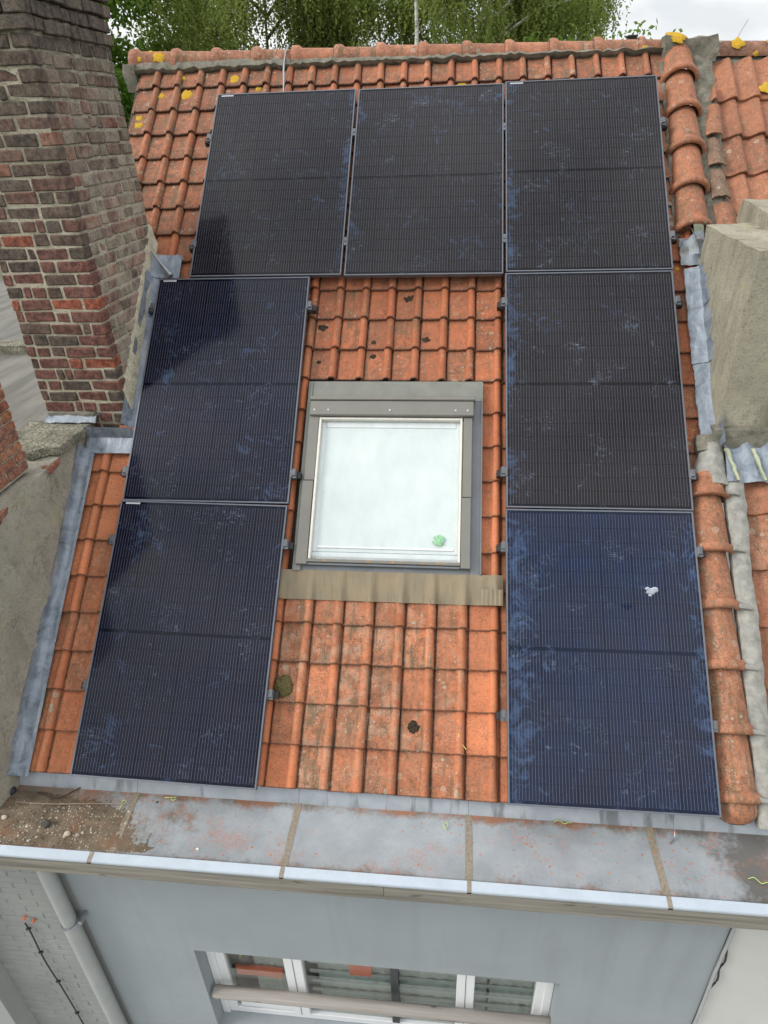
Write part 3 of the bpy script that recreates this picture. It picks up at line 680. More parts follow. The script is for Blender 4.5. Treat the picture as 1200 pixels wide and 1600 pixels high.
for i in range(1, 5):
    x = GX[i]; sk = .02 * R_.uniform(-1, 1)
    rows = [[Vector((x + w + .006 * nz3(y * 20, w * 50, i) + (.04 if i == 1 else 0) * (-y), y, z)) for w in (-.019, 0, .019)] for y, z in ((.068, -.168), (.058, -.188), (.04, -.1955), (-.06, -.1972), (-.16, -.1975), (-.26, -.1968), (-.325, -.1955), (-.342, -.188))]
    Geo().sheet(rows, Vector((0, 0, -.003))).build('solder_seam', MT_solder, GUT, True)
    xl = x - (.085 if i == 1 else 0)
    Geo().sheet([[Vector((xl + w, y, z)) for w in (-.011, .011)] for y, z in ((-.352, -.1735), (-.398, -.1815), (-.405, -.188), (-.405, -.198))], Vector((0, 0, -.002))).build('solder_seam', MT_solder, GUT)
for (a, b) in ((-3.75, -.66), (-.657, 2.3)):
    rough_box('fascia_board', (a, -.392, -.338), (b, -.352, -.1935), MT_board, GUT, .0035, 14, 5, a)
wbox('soffit', (-3.75, -.351, -.332), (2.3, -.15, -.318), MT_board, GUT)

# ---- dirt and litter in the gutter
def zf(x, y): return -.2
rows = []
def heap(x, y):
    left = min(max((-1.75 - x - .75 * (y + .18) - .15) / .8, 0), 1); e = min(1, (y + .342) / .05, (.03 - y) / .12)
    far = min(max((-1.55 - x) / .5, 0), 1) * min(max((-.20 - y) / .1, 0), 1)
    h = max(left, .45 * far) * (.024 + .012 * nz3(x * 4, y * 6) + .006 * nz3(x * 17, y * 17, 2)) * max(0, e) ** .5
    return -.2065 + h + .004 * nz3(x * 60, y * 60, 5) * (h > .004) + .002 * nz3(x * 110, y * 110, 8)
for i in range(230):
    x = -3.7 + i * .0098; rows.append([Vector((x, -.343 + j * .0093, heap(x, -.343 + j * .0093))) for j in range(41)])
def dirt_mat():
    m = Mat('gutter_dirt'); f = m.noise(13, 6, .65); g = m.noise(150, 4, .75); r = m.noise(5, 4, .6)
    c = m.mix(m.rng(f, .35, .65), (.13, .10, .07), (.235, .185, .13)); c = m.mix(m.math('MULTIPLY', m.rng(r, .5, .66), .75), c, (.27, .125, .07))
    c = m.mix(m.math('MULTIPLY', m.rng(g, .6, .7), .7), c, (.40, .36, .29)); c = m.mix(m.math('MULTIPLY', m.rng(m.noise(190, 3, .7), .6, .7), .7), c, (.05, .04, .03))
    return m.done(c, .97, 0, m.bump(m.math('ADD', f, g), 1, .01), .15)
v = [p for r in rows for p in r]; f = [(i * 41 + j, (i + 1) * 41 + j, (i + 1) * 41 + j + 1, i * 41 + j + 1) for i in range(229) for j in range(40)]
o = link('dirt', mesh('dirt', v, f, dirt_mat(), True, 180)); tag(o, 'brown silt and grit lying in the left end of the zinc gutter', 'dirt', kind='stuff')
def pebble(g, p, r, seed):
    bm = bmesh.new(); bmesh.ops.create_icosphere(bm, subdivisions=1, radius=1)
    sc = Vector((R_.uniform(.7, 1.3), R_.uniform(.7, 1.3), R_.uniform(.45, .8))) * r
    g.add([Vector(p) + Vector((q.co.x * sc.x, q.co.y * sc.y, q.co.z * sc.z)) * (1 + .3 * nz3(q.co.x * 2 + seed, q.co.y * 2, q.co.z * 2)) for q in bm.verts], [tuple(w.index for w in fc.verts) for fc in bm.faces] if not bm.verts.ensure_lookup_table() else [])
    bm.free()
def scatter(name, mat, n, fx, fy, fr, label, cat, col=None):
    g = Geo()
    for i in range(n):
        x, y = fx(), fy(); z = max(-.2, heap(x, y)) if x < -1.4 else -.2
        pebble(g, (x, y, z + .001), fr(), i * 1.3)
    o = g.build(name, mat); tag(o, label, cat, kind='stuff'); return o
MT_grit = plain('grit', (.36, .31, .24), .95, 0, .45, 30)
MT_gritd = plain('dark_grit', (.10, .085, .07), .95, 0, .45, 30)
MT_crumb = plain('tile_crumbs', (.50, .16, .07), .9, 0, .3, 40)
scatter('gravel', MT_grit, 520, lambda: -2.35 - abs(R_.gauss(0, .32)) + R_.gauss(0, .2), lambda: R_.uniform(-.33, -.05), lambda: abs(R_.gauss(.002, .0022)) + .001, 'pale grit scattered over the brown silt in the gutter', 'gravel')
scatter('gravel', MT_gritd, 420, lambda: R_.uniform(-3.5, -2.35), lambda: R_.uniform(-.335, .0), lambda: R_.uniform(.002, .007), 'dark grit scattered over the brown silt in the gutter', 'gravel')
scatter('rubble', MT_crumb, 260, lambda: R_.choice((.1, .15, .85, .9, .95, -1.7, -2.0, -.4, -1.3, .45)) + R_.gauss(0, .13), lambda: min(.04, max(-.33, R_.choice((.02, -.02, -.1, -.28)) + R_.gauss(0, .06))), lambda: R_.uniform(.0018, .006), 'orange tile crumbs sprinkled on the zinc gutter floor', 'tile crumbs')
def stone(x, y, r, mat, label, name='stone', cat='stone', sq=.75):
    z = max(-.2, heap(x, y)) if x < -1.4 else -.2
    bm = bmesh.new(); bmesh.ops.create_icosphere(bm, subdivisions=3, radius=1)
    for q in bm.verts:
        k = 1 + .28 * nz3(q.co.x * 1.6 + x * 9, q.co.y * 1.6 + y * 9, q.co.z * 1.6) + .08 * nz3(q.co.x * 5, q.co.y * 5, q.co.z * 5); q.co = Vector((q.co.x * r, q.co.y * r * .85, q.co.z * r * sq)) * k
    me = bpy.data.meshes.new(name); bm.to_mesh(me); bm.free(); me.materials.append(mat); me.polygons.foreach_set('use_smooth', [True] * len(me.polygons))
    return tag(link(name, me, None, (x, y, z + r * sq * .55)), label, cat)
MT_stone = plain('pale_stone', (.42, .37, .29), .9, 0, .2, 30, .4); MT_dstone = plain('dark_clod', (.06, .055, .05), .95, 0, .3, 40, .6)
bb = stone(-3.0, .0, .030, MT_black, 'smooth black rubber plug lying at the left end of the gutter', 'rubber_plug', 'plug', .85)
stone(-2.655, -.205, .026, MT_dstone, 'dark round clod of moss sunk in the gutter silt', 'moss_clod', 'moss')
stone(-2.50, -.255, .019, MT_stone, 'largest pale stone in the gutter silt, flat and angular')
stone(-2.44, -.255, .014, plain('pink_grey_stone', (.28, .22, .2), .9, 0, .2, 30), 'greyish stone just beside the largest pale stone in the silt')
stone(-2.71, -.31, .009, MT_stone, 'small white stone near the bright front edge at the far end of the silt')
stone(-1.72, -.275, .0085, plain('white_stone', (.62, .6, .55), .9), 'small white pebble on rusty silt, farthest along the gutter')
stone(-2.93, -.185, .017, MT_stone, 'dull brown stone in the silt below the black plug')
stone(-2.07, -.0, .007, MT_dstone, 'tiny dark crumb on clean zinc below the lower left solar panel', 'crumb', 'crumb')
def litter(name, pts, r, mat, label, cat, k=6):
    # smooth the path
    P = [Vector(p) for p in pts]; Q = []
    for i in range(len(P) - 1):
        p0, p1, p2, p3 = P[max(i - 1, 0)], P[i], P[i + 1], P[min(i + 2, len(P) - 1)]
        for s in range(6):
            t = s / 6; Q.append(.5 * ((2 * p1) + (p2 - p0) * t + (2 * p0 - 5 * p1 + 4 * p2 - p3) * t * t + (3 * p1 - p0 - 3 * p2 + p3) * t ** 3))
    Q.append(P[-1]); return tag(Geo().tube(Q, r, k).build(name, mat, None, True, 60), label, cat)
MT_twig = plain('twig', (.05, .04, .03), .9); MT_straw = plain('straw', (.30, .24, .17), .9); MT_offcut = plain('green_yellow_wire', (.42, .54, .18), .5, 0, .12, 40)
Z0 = -.190
litter('twig', [(-2.83, .0, Z0 + .01), (-2.74, -.015, Z0 + .012), (-2.73, -.03, Z0 + .01), (-2.66, -.02, Z0 + .012), (-2.58, .06, Z0 + .004)], .004, MT_twig, 'dark bent twig lying in the gutter below the lower left panel', 'twig')
litter('straw', [(-2.93, -.075, Z0 + .012), (-2.7, -.075, Z0 + .014), (-2.45, -.05, Z0 + .010), (-2.27, -.035, Z0 + .004)], .0026, MT_straw, 'thin pale stalk lying lengthwise on the gutter silt', 'stalk')
for (x, y, label, pts) in ((-2.27, -.035, 'green-yellow wire offcut curled at the end of the pale stalk', ((0, -.04), (.0, -.01), (.015, .01), (.005, .025), (-.012, .018), (-.004, .004))),
        (-1.98, .028, 'green-yellow wire offcut looped below the lower left panel', ((-.05, .0), (-.02, .0), (.015, .006), (.02, -.012), (.0, -.012), (-.012, .002))),
        (-.335, -.03, 'green-yellow wire offcut standing curled left of the middle gutter seam', ((.0, -.03), (-.012, .0), (.0, .02), (.012, .01), (.004, -.015))),
        (.31, .04, 'green-yellow wire offcut under the lower right solar panel', ((-.03, .0), (.0, .012), (.025, -.004), (.05, .0), (.07, .004))),
        (1.31, -.235, 'long wavy green-yellow wire offcut at the right end of the gutter', ((-.06, .02), (-.03, .025), (0, .0), (.03, .004), (.05, -.02), (.055, -.05)))):
    litter('wire_offcut', [(x + a, y + b, -.188 + .006 * (i % 2)) for i, (a, b) in enumerate(pts)], .0026, MT_offcut, label, 'wire')
litter('wire_offcut', [RP(-.272, .36, -.09), RP(-.262, .32, -.088), RP(-.25, .30, -.092), RP(-.225, .27, -.094)], .0028, plain('yellow_wire', (.55, .48, .12), .6), 'yellow wire offcut lying on a tile left of the lower right panel', 'wire')
litter('wire_offcut', [RP(.93, -.005, -.15), Vector((.935, .04, -.15)), Vector((.93, -.01, -.185)), Vector((.90, -.04, -.19))], .003, MT_steel, 'grey wire hanging from under the lower right panel into the gutter', 'wire')
# moss on tiles
m = Mat('moss'); ff = m.noise(70, 5, .75); MT_moss = m.done(m.mix(m.rng(ff, .35, .65), (.085, .07, .028), (.19, .16, .07)), 1, 0, m.bump(ff, 1, .01), .1)
m = Mat('black_moss'); ff = m.noise(90, 5, .75); MT_bmoss = m.done(m.mix(m.rng(ff, .35, .65), (.022, .018, .014), (.085, .062, .042)), 1, 0, m.bump(ff, 1, .01), .1)
def cushion(name, u, v, r, h, mat, label, seed, rag=.35):
    bm = bmesh.new(); bmesh.ops.create_icosphere(bm, subdivisions=4, radius=1); base = RP(u, v, pan_n(v, u) - .004)
    for q in bm.verts:
        w = q.co.copy(); k = 1 + rag * nz3(w.x * 1.8 + seed, w.y * 1.8, seed) + .16 * nz3(w.x * 7, w.y * 7, w.z * 7 + seed) + .09 * nz3(w.x * 17, w.y * 17, w.z * 17)
        q.co = RM @ Vector((w.x * r * k, w.y * r * 1.05 * k, max(w.z, -.2) * h * k))
    me = bpy.data.meshes.new(name); bm.to_mesh(me); bm.free(); me.materials.append(mat); me.polygons.foreach_set('use_smooth', [True] * len(me.polygons))
    return tag(link(name, me, None, base), label, 'moss')
cushion('moss_cushion', -1.352, .575, .062, .035, MT_moss, 'round olive moss cushion on a tile beside the lower left panel', 1.0, .2)
cushion('moss_cushion', -.542, .378, .036, .012, MT_bmoss, 'small black moss tuft on a tile in the lower middle of the roof', 2.0, .4)
MOSS = ((-1.30, 3.08, .034, 'largest black moss spot on tiles above the left end of the skylight hood'), (-.92, 2.842, .028, 'black moss spot on the lowest tile row above the middle of the skylight hood'),
        (-.922, 2.968, .014, 'tiny dark moss spot just above the black spot over the skylight hood'), (-1.307, 2.817, .014, 'small dark moss spot on the lowest tile row at the left above the skylight'), (-.551, 2.983, .026, 'dark moss spot on tile above the right part of the skylight hood'),
        (-.677, 3.322, .036, 'dark moss spot on the tile row right under the top panels'), (-.127, 1.29, .026, 'dark moss spot on the lowest tile right of the skylight'))
for u, v, r, l in MOSS:
    cushion('moss_cushion', u, v, r * 1.2, .0025, MT_bmoss, l, u * 7, .5)

# ================================================================== SOLAR PANELS
FR = Geo(); a, b, t = PW / 2, PH / 2, .010
for (x0, y0, x1, y1) in ((-a, -b, a, -b + t), (-a, b - t, a, b), (-a, -b + t, -a + t, b - t), (a - t, -b + t, a, b - t)):
    FR.box((x0, y0, -.035), (x1, y1, 0))
FR_me = FR.mesh('frame', MT_frame, bevel=.001)
LAM_me = Geo().box((-a + t, -b + t, -.010), (a - t, b - t, -.0035)).mesh('laminate', MT_back)
CELL_me = Geo().box((-.0896, -.0451, -.001), (.0896, .0451, .0005)).mesh('cell', MT_cell)
LOGO_me = Geo().box((-.05, -.006, 0), (.05, .006, .0004)).mesh('rating_sticker', plain('sticker_grey', (.42, .44, .47), .5, 0, .3, 300))
PN = {'P1': ('solar panel at the top left of the array, nearest the brick chimney', (.0095, .0088, .0125)), 'P2': ('middle solar panel of the top row, over the tiles above the skylight', (.0095, .0088, .0125)),
      'P3': ('solar panel at the top right, beside the upper run of half-round tiles', (.0100, .0092, .0110)), 'P4': ('middle solar panel of the right column, beside the rendered chimney', (.0098, .0086, .0118)),
      'P5': ('bluest smudged solar panel, lowest of the right column above the gutter', (.0055, .0140, .0430)), 'P6': ('solar panel right of the brick chimney base, upper one left of the skylight', (.0045, .0068, .0205)),
      'P7': ('lowest solar panel of the left column, its bottom edge over the gutter', (.0045, .0068, .0205))}
for i, (k, cu, cv, ang) in enumerate(PANELS):
    tl = {'P5': .010, 'P7': .014}.get(k, 0)
    root = empty('solar_panel', RP(cu, cv, tl), PN[k][0], 'solar panel', 'black framed solar panels on the roof')
    if k == 'P5': P5ROOT = root
    root.rotation_euler = (RM @ Matrix.Rotation(-tl, 3, 'X') @ Matrix.Rotation(ang, 3, 'Z')).to_euler()
    tint = (*PN[k][1], 1); bk = tuple(x * .55 for x in PN[k][1])
    link('frame', FR_me, root, local=True); lam = link('laminate', LAM_me, root, local=True, color=(*bk, 1))
    for half in (0, 1):
        for rr in range(9):
            for cc in range(6):
                y = (1 if half else -1) * (.0100 + .0455 + rr * .0918)
                f_ = 1 + R_.uniform(-.1, .1)
                link('cell', CELL_me, lam, ((cc - 2.5) * .1835, y, -.003), None, (tint[0] * f_, tint[1] * f_, tint[2] * f_, 1), True)
    if k in ('P1', 'P3', 'P7', 'P6'): link('rating_sticker', LOGO_me, lam, (-a + .085, b - .018, -.0034), None, None, True)
DROPU, DROPV = 0.771, 1.268
for dx, dy, rr_ in ((0, 0, .021), (.022, .012, .017), (-.018, .016, .011), (.002, -.024, .008)):
    blob('bird_dropping', plain('dropping_white', (.48, .52, .60), .8), P5ROOT, RP(DROPU + dx, DROPV + dy, -.0025), NA, rr_, .0006, dx * 90 + 3, 1.2, .35, 14)
# ---- mounting rails with their clamps
def rail(u0, u1, v, label, ends, mids=()):
    r = Geo().rbox(u0, v - .019, -.075, u1, v + .019, -.036).mesh('mounting_rail', MT_alu, bevel=.002)
    r = link('mounting_rail', r); tag(r, label, 'rail', 'aluminium rails under the solar panels')
    for (u, s) in ends:
        Geo().rbox(u, v - .030, -.036, u + s * .034, v + .030, -.004).rbox(u + s * .004, v - .014, -.0035, u + s * .03, v + .034, .006).rbox(u - s * .010, v - .028, .001, u + s * .006, v + .028, .0045).build('end_clamp', MT_alu, r, bevel=.0015)
        Geo().rbox(u + s * .030, v - .022, -.075, u + s * .058, v + .022, -.030).build('end_cap', MT_black, r, bevel=.002)
    for u in mids:
        Geo().rbox(u - .013, v - .035, -.036, u + .013, v + .035, .004).rbox(u - .006, v - .006, .0045, u + .006, v + .006, .010).build('mid_clamp', MT_alu, r, bevel=.0015)
    for j in range(4):
        u = u0 + (u1 - u0) * (j + .5) / 4; Geo().rbox(u - .015, v - .02, -.165, u + .015, v + .02, -.0755).build('roof_hook', MT_steel, r)
rail(-2.33, 1.165, 4.745, 'upper rail under the three top panels', ((-2.309, -1), (1.135, 1)), (-1.162, -.008))
rail(-2.31, 1.165, 3.742, 'lower rail under the three top panels', ((-2.300, -1), (1.134, 1)), (-1.158, -.010))
for v, l in ((3.218, 'upper rail of the middle right panel'), (1.968, 'lower rail of the middle right panel'), (1.473, 'upper rail of the bluest panel above the gutter'), (.470, 'lower rail of the bluest panel above the gutter')):
    rail(-.035, 1.165, v, l, ((.0 if v > 1.6 else .001, -1), (1.132 if v > 1.6 else 1.136, 1)))
for v, l, e, w in ((3.205, 'upper rail of the panel beside the chimney base', -2.537, -1.400), (1.93, 'lower rail of the panel beside the chimney base', -2.535, -1.400), (1.45, 'upper rail of the lowest left panel', -2.545, -1.410), (.52, 'lower rail of the lowest left panel', -2.553, -1.417)):
    rail(e - .03, w + .03, v, l, ((e, -1), (w, 1)))

# ================================================================== BRICK CHIMNEY
def brick_mesh(l, d, h, seed):
    bm = bmesh.new(); bmesh.ops.create_cube(bm, size=1)
    for q in bm.verts: q.co = Vector((q.co.x * l, q.co.y * d, q.co.z * h))
    bmesh.ops.bevel(bm, geom=list(bm.edges), offset=.006, segments=1, affect='EDGES')
    for q in bm.verts: q.co += Vector((nz3(q.co.x * 11 + seed, q.co.y * 11, q.co.z * 30), nz3(q.co.y * 11, q.co.z * 30 + seed, q.co.x * 13), nz3(q.co.z * 20, q.co.x * 12, seed))) * .0065
    me = bpy.data.meshes.new('brick'); bm.to_mesh(me); bm.free(); me.materials.append(MT_brick)
    me.polygons.foreach_set('use_smooth', [True] * len(me.polygons)); me.set_sharp_from_angle(angle=math.radians(32)); return me
BM = {}
def brick_var(l, d, h, j):
    key = (round(l, 2), round(d, 2), round(h, 3), j)
    if key not in BM: BM[key] = brick_mesh(key[0], key[1], key[2], len(BM) * 3.7)
    return BM[key]
CH = empty('brick_chimney', (-2.95, 2.28, 1.3), 'tall leaning chimney of weathered dark and red bricks left of the panels', 'chimney')
def lean(z): return -.026 * (z - 1.55)
CX0, CX1, CY0, CY1, CZ0, CZT = -3.235, -2.632, 1.77, 2.80, 1.36, 4.60
COURSE = .0785
core = Geo(); s = []
for z in (1.20, CZT + .02):
    e = .0075; s += [(CX0 + e + lean(z), CY0 + e, z), (CX1 - e + lean(z), CY0 + e, z), (CX1 - e + lean(z), CY1 - e, z), (CX0 + e + lean(z), CY1 - e, z)]
core.add(s, [(0, 1, 5, 4), (1, 2, 6, 5), (2, 3, 7, 6), (3, 0, 4, 7), (4, 5, 6, 7), (3, 2, 1, 0)]).build('mortar', MT_mortar, CH)
bricks = []
nc = int((CZT - CZ0) / COURSE)
for c in range(nc):
    z = CZ0 + (c + .5) * COURSE; out = 0.0
    if z > 3.76: out = .022
    if z > 3.93: out = .040
    h = COURSE - .013
    # front face: along x
    x1 = CX1 + out; x0 = CX0 - out; x = x1; first = True; q = 0
    while x > x0 + .03:
        L = R_.choice((.105, .215, .215, .215, .06)) if not first else ((.215 if c % 2 else .105) + R_.uniform(-.01, .01))
        if x - L < x0 + .05: L = x - x0
        L = min(L, .225)
        first = False
        if z > 1.60 or x > -2.86: sh = .007 if x == x1 else 0; bricks.append(('f', x - L / 2 + sh, CY0 - out, z, L - .014 + sh, .10, h))
        x -= L
    # right face: along y, starting behind the corner brick
    y = CY0 - out + (.105 if c % 2 else .0); first = True
    while y < CY1 + out - .03:
        L = R_.choice((.105, .105, .215, .215, .16)) + R_.uniform(-.012, .012)
        if not (c % 2) and first: first = False; y += .105; continue
        first = False
        L = min(L, CY1 + out - y)
        if CY1 + out - (y + L) < .05: L = CY1 + out - y
        if y < CY0 - out + .01: y += 0
        vz = (y + L / 2) * math.tan(TH) - .12
        if z > vz - .10: bricks.append(('s', CX1 + out, y + L / 2, z, L - .014, .10, h))
        y += L
# left face and back only as a few pieces of core; nothing of them shows
def brick_col(face, x, y, z):
    t = min(max((z - 2.5) / 1.2, 0), 1); r = R_.random()
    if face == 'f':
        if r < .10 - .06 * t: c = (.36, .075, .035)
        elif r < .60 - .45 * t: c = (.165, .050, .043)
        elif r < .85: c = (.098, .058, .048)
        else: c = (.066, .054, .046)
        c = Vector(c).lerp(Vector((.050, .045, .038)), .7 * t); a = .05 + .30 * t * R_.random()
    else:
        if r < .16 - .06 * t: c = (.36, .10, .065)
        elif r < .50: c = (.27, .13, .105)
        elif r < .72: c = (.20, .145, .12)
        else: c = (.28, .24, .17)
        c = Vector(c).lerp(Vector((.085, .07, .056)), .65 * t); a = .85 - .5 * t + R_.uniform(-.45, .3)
    if z > 3.74: c = Vector((.055, .047, .040)) * R_.uniform(.8, 1.3); a = .15
    return (*(Vector(c) * R_.uniform(.85, 1.15)), min(1, max(0, a)))
order = sorted(range(len(bricks)), key=lambda i: (bricks[i][3] > 4.22, (Vector(bricks[i][1:4]) - CAMPOS).length))
left_over = Geo()
for rank, i in enumerate(order):
    face, x, y, z, L, D, H = bricks[i]
    if face == 'f': loc = Vector((x + lean(z), y + D / 2 - .001 + R_.gauss(0, .0025), z)); rz = 0
    else: loc = Vector((x - D / 2 + .001 + lean(z) + R_.gauss(0, .0025), y, z)); rz = math.pi / 2
    rot = Matrix.Rotation(rz, 3, 'Z') @ Matrix.Rotation(R_.gauss(0, .012), 3, 'Z') @ Matrix.Rotation(R_.gauss(0, .010), 3, 'Y'); loc.z += R_.gauss(0, .0028)
    me = brick_var(max(L, .04), D, H, R_.randrange(3)); col = brick_col(face, x, y, z)
    if rank < 299: link('brick', me, CH, loc, rot, col)
    else: left_over.add([loc + rot @ q.co for q in me.vertices], [tuple(p.vertices) for p in me.polygons])
if left_over.v: tag(left_over.build('brick', MT_brick, CH, color=(.09, .075, .06, .3)), kind='stuff')
# mortar daubs where the chimney meets the roof
rough_box('mortar', (-3.20, 1.735, 1.545), (-2.86, 1.79, 1.60), MT_cement, CH, .014, 6, 9, 3)
rough_box('mortar', (-2.90, 1.745, 1.30), (-2.61, 1.80, 1.475), MT_render, CH, .012, 6, 9, 5)
rows = []
for i in range(40):
    y = 1.80 + i * .026; zz = y * math.tan(TH) - .05; w = .01 * nz3(y * 8, 2)
    rows.append([Vector((CX1 - .02 + lean(zz), y, zz + .13 + .03 * nz3(y * 9, 3))), Vector((CX1 + .006 + lean(zz) + w, y, zz + .10 + .03 * nz3(y * 9, 3))), Vector((CX1 + .014 + lean(zz) + w, y, zz + .03)), Vector((CX1 + .035 + lean(zz), y, zz - .03))])
Geo().sheet(rows, Vector((-.01, 0, 0))).build('mortar', MT_mortar, CH, True, 60)
Geo().sheet([[Vector((-3.22 + .042 * j, 1.765 - .035 * i + .012 * nz3(j * .7, i, 4), 1.585 - .018 * i * (i > 1) + .012 * nz3(j * .6, i, 8))) for j in range(10)] for i in range(3)], Vector((0, 0, -.004))).build('lead_flashing', MT_lead, CH, True)

# ================================================================== LEFT NEIGHBOUR
LEFT = empty('terraced_house', (-5, 1, -6), 'left neighbouring house with flat grey roof and painted brick front wall', 'house')
LB = Geo()
LB.box((-9, .0, 1.0), (-3.30, 9.0, 1.12)).build('roof', (lambda m: m.done(m.mix(m.rng(m.noise(1, 6, .6, m.mapv(m.pos(), (6, 1.0, 1))), .38, .62), (.10, .096, .08), (.18, .17, .145)), .7, 0, None, .5))(Mat('grey_roofing_felt')), LEFT)
LW = wbox('wall', (-3.57, -.158, -6), (-2.722, .3, -.30), plain('brick_joint_paint', (.25, .255, .245), .9, 0, .08, 40), LEFT)
pb = [Geo().box((-.1055, -.012, -.0285), (.1055, .004, .0285)).mesh('brick', MT_pbrick, bevel=.003) for _ in range(1)]
for r in range(36):
    z = -.40 - r * .0665; x = -3.57 + (.11 if r % 2 else 0) + R_.uniform(-.004, .004)
    while x < -2.86:
        L = min(.211, -2.80 - x)
        if L > .05:
            o = link('brick', pb[0], LW, (x + L / 2, -.150 + R_.gauss(0, .0010), z + R_.gauss(0, .001)), (R_.gauss(0, .004), 0, R_.gauss(0, .004))); o.scale = (L / .211, 1, 1)
        x += .2195
wbox('pier', (-4.4, -.30, -6), (-3.572, -.02, -.36), wallpaint('pier_paint', (.32, .33, .32)), LEFT)
wbox('wall', (-9, .02, -6), (-3.575, .25, 1.0), MT_pbrick, LEFT)
# rendered party wall with its concrete coping
PWALL = empty('parapet_wall', (-3.1, .8, 0), 'cement rendered parapet wall with broken concrete coping rising beside the left tiles', 'wall')
def pw_face():
    g = Geo(); N = 36
    rows = []
    for i in range(N + 1):
        y = -.14 + (1.80 + .14) * i / N; row = []
        xw = wallx(y / math.cos(TH)) - .004
        for j in range(25):
            ztop = 1.468 if y > 1.18 else 1.455 + .03 * nz3(y * 7, 1); z = -.21 + (ztop + .21) * j / 24
            row.append(Vector((xw + .006 * nz3(y * 5, z * 5, 3) + .0035 * nz3(y * 22, z * 22) - (.02 * max(0, nz3(y * 6, 4) + .2) if j == 24 and y < 1.18 else 0), y, z)))
        row.append(row[-1] + Vector((-.06, 0, .012 * nz3(y * 9, 2)))); row.append(row[-1] + Vector((-.24, 0, .01)))
        rows.append(row)
    return g.sheet(rows, Vector((-.05, 0, -.03)))
pw_face().build('wall_face', MT_render, PWALL, True, 45)
wbox('wall_core', (-3.33, -.12, -6), (-3.08, 1.80, 1.40), MT_render, PWALL)
Geo().box((-3.33, -.135, -.3), (-3.02, -.121, 1.44)).build('wall_end', MT_render, PWALL)
# coping slab: irregular outline
def coping(poly, z0, z1, name, seed):
    n = len(poly); c = Vector((sum(p[0] for p in poly) / n, sum(p[1] for p in poly) / n, 0)); P = []
    for i in range(n):
        a, b = Vector(poly[i]), Vector(poly[(i + 1) % n])
        for s_ in range(7): P.append(a.lerp(b, s_ / 7))
    P = [Vector((p.x + .008 * nz3(p.x * 22, p.y * 22, seed), p.y + .008 * nz3(p.y * 25, p.x * 21, seed + 2))) for p in P]; n = len(P); v = []; f = []
    for (zz, k) in ((z0, .985), (z1 - .012, 1.0), (z1, .965), (z1 + .004, .6)):
        for p in P: v.append(Vector((c.x + (p.x - c.x) * k, c.y + (p.y - c.y) * k, zz + .006 * nz3(p.x * 20, p.y * 20, zz * 9))))
    for q in range(3):
        for i in range(n): f.append((q * n + i, q * n + (i + 1) % n, (q + 1) * n + (i + 1) % n, (q + 1) * n + i))
    f.append(tuple(3 * n + i for i in range(n))); f.append(tuple(reversed(range(n))))
    return link(name, fix_normals(mesh(name, v, f, MT_agg, True, 38)), PWALL)
coping([(-2.885, 1.765), (-2.90, 1.30), (-2.99, 1.315), (-3.06, 1.225), (-3.19, 1.26), (-3.36, 1.22), (-3.37, 1.765)], 1.475, 1.535, 'coping_stone', 1)
coping([(-3.10, 1.17), (-3.08, 1.00), (-3.34, .80), (-3.36, 1.19)], 1.455, 1.475, 'coping_stone', 4)
for (y, z, c_) in ((1.235, 1.440, (.36, .10, .05)), (.66, 1.400, (.40, .15, .10)), (.60, 1.375, (.30, .10, .07))):
    link('brick', brick_var(.16, .06, .05, 0), PWALL, (wallx(y / math.cos(TH)) - .024, y, z), Matrix.Rotation(math.pi / 2 + .1, 3, 'Z'), (*c_, .2))
link('brick', brick_var(.2, .06, .06, 1), PWALL, (-3.045, .03, .06), Matrix.Rotation(math.pi / 2, 3, 'Z'), (.36, .13, .07, .2))
wbox('lead_flashing', (-3.6, -.03, -.075), (-3.03, .05, -.055), MT_lead, PWALL)
# little orange brick stack on the wall at the left edge of the picture
CH2 = empty('brick_chimney', (-3.15, .75, 1.5), 'short orange brick stack standing on the rendered parapet wall', 'chimney')
wbox('mortar', (-3.36, .36, 1.475), (-3.012, 1.098, 2.40), MT_mortar, CH2)
for c in range(14):
    z = 1.52 + c * .066; y = 1.108; first = True
    while y > .34:
        L = (.105 if c % 2 and first else .215); first = False; L = min(L, y - .30)
        if L > .05:
            cc = Vector(R_.choice(((.42, .12, .05), (.36, .10, .05), (.45, .15, .06), (.30, .085, .05)))) * R_.uniform(.9, 1.1)
            link('brick', brick_var(L - .012, .10, .055, R_.randrange(3)), CH2, (-3.05 + R_.gauss(0, .002), y - L / 2, z), Matrix.Rotation(math.pi / 2 + R_.gauss(0, .01), 3, 'Z'), (*cc, .25))
        y -= L
wbox('coping_block', (-6.6, 4.7, 1.12), (-5.02, 4.95, 1.22), MT_agg, LEFT)

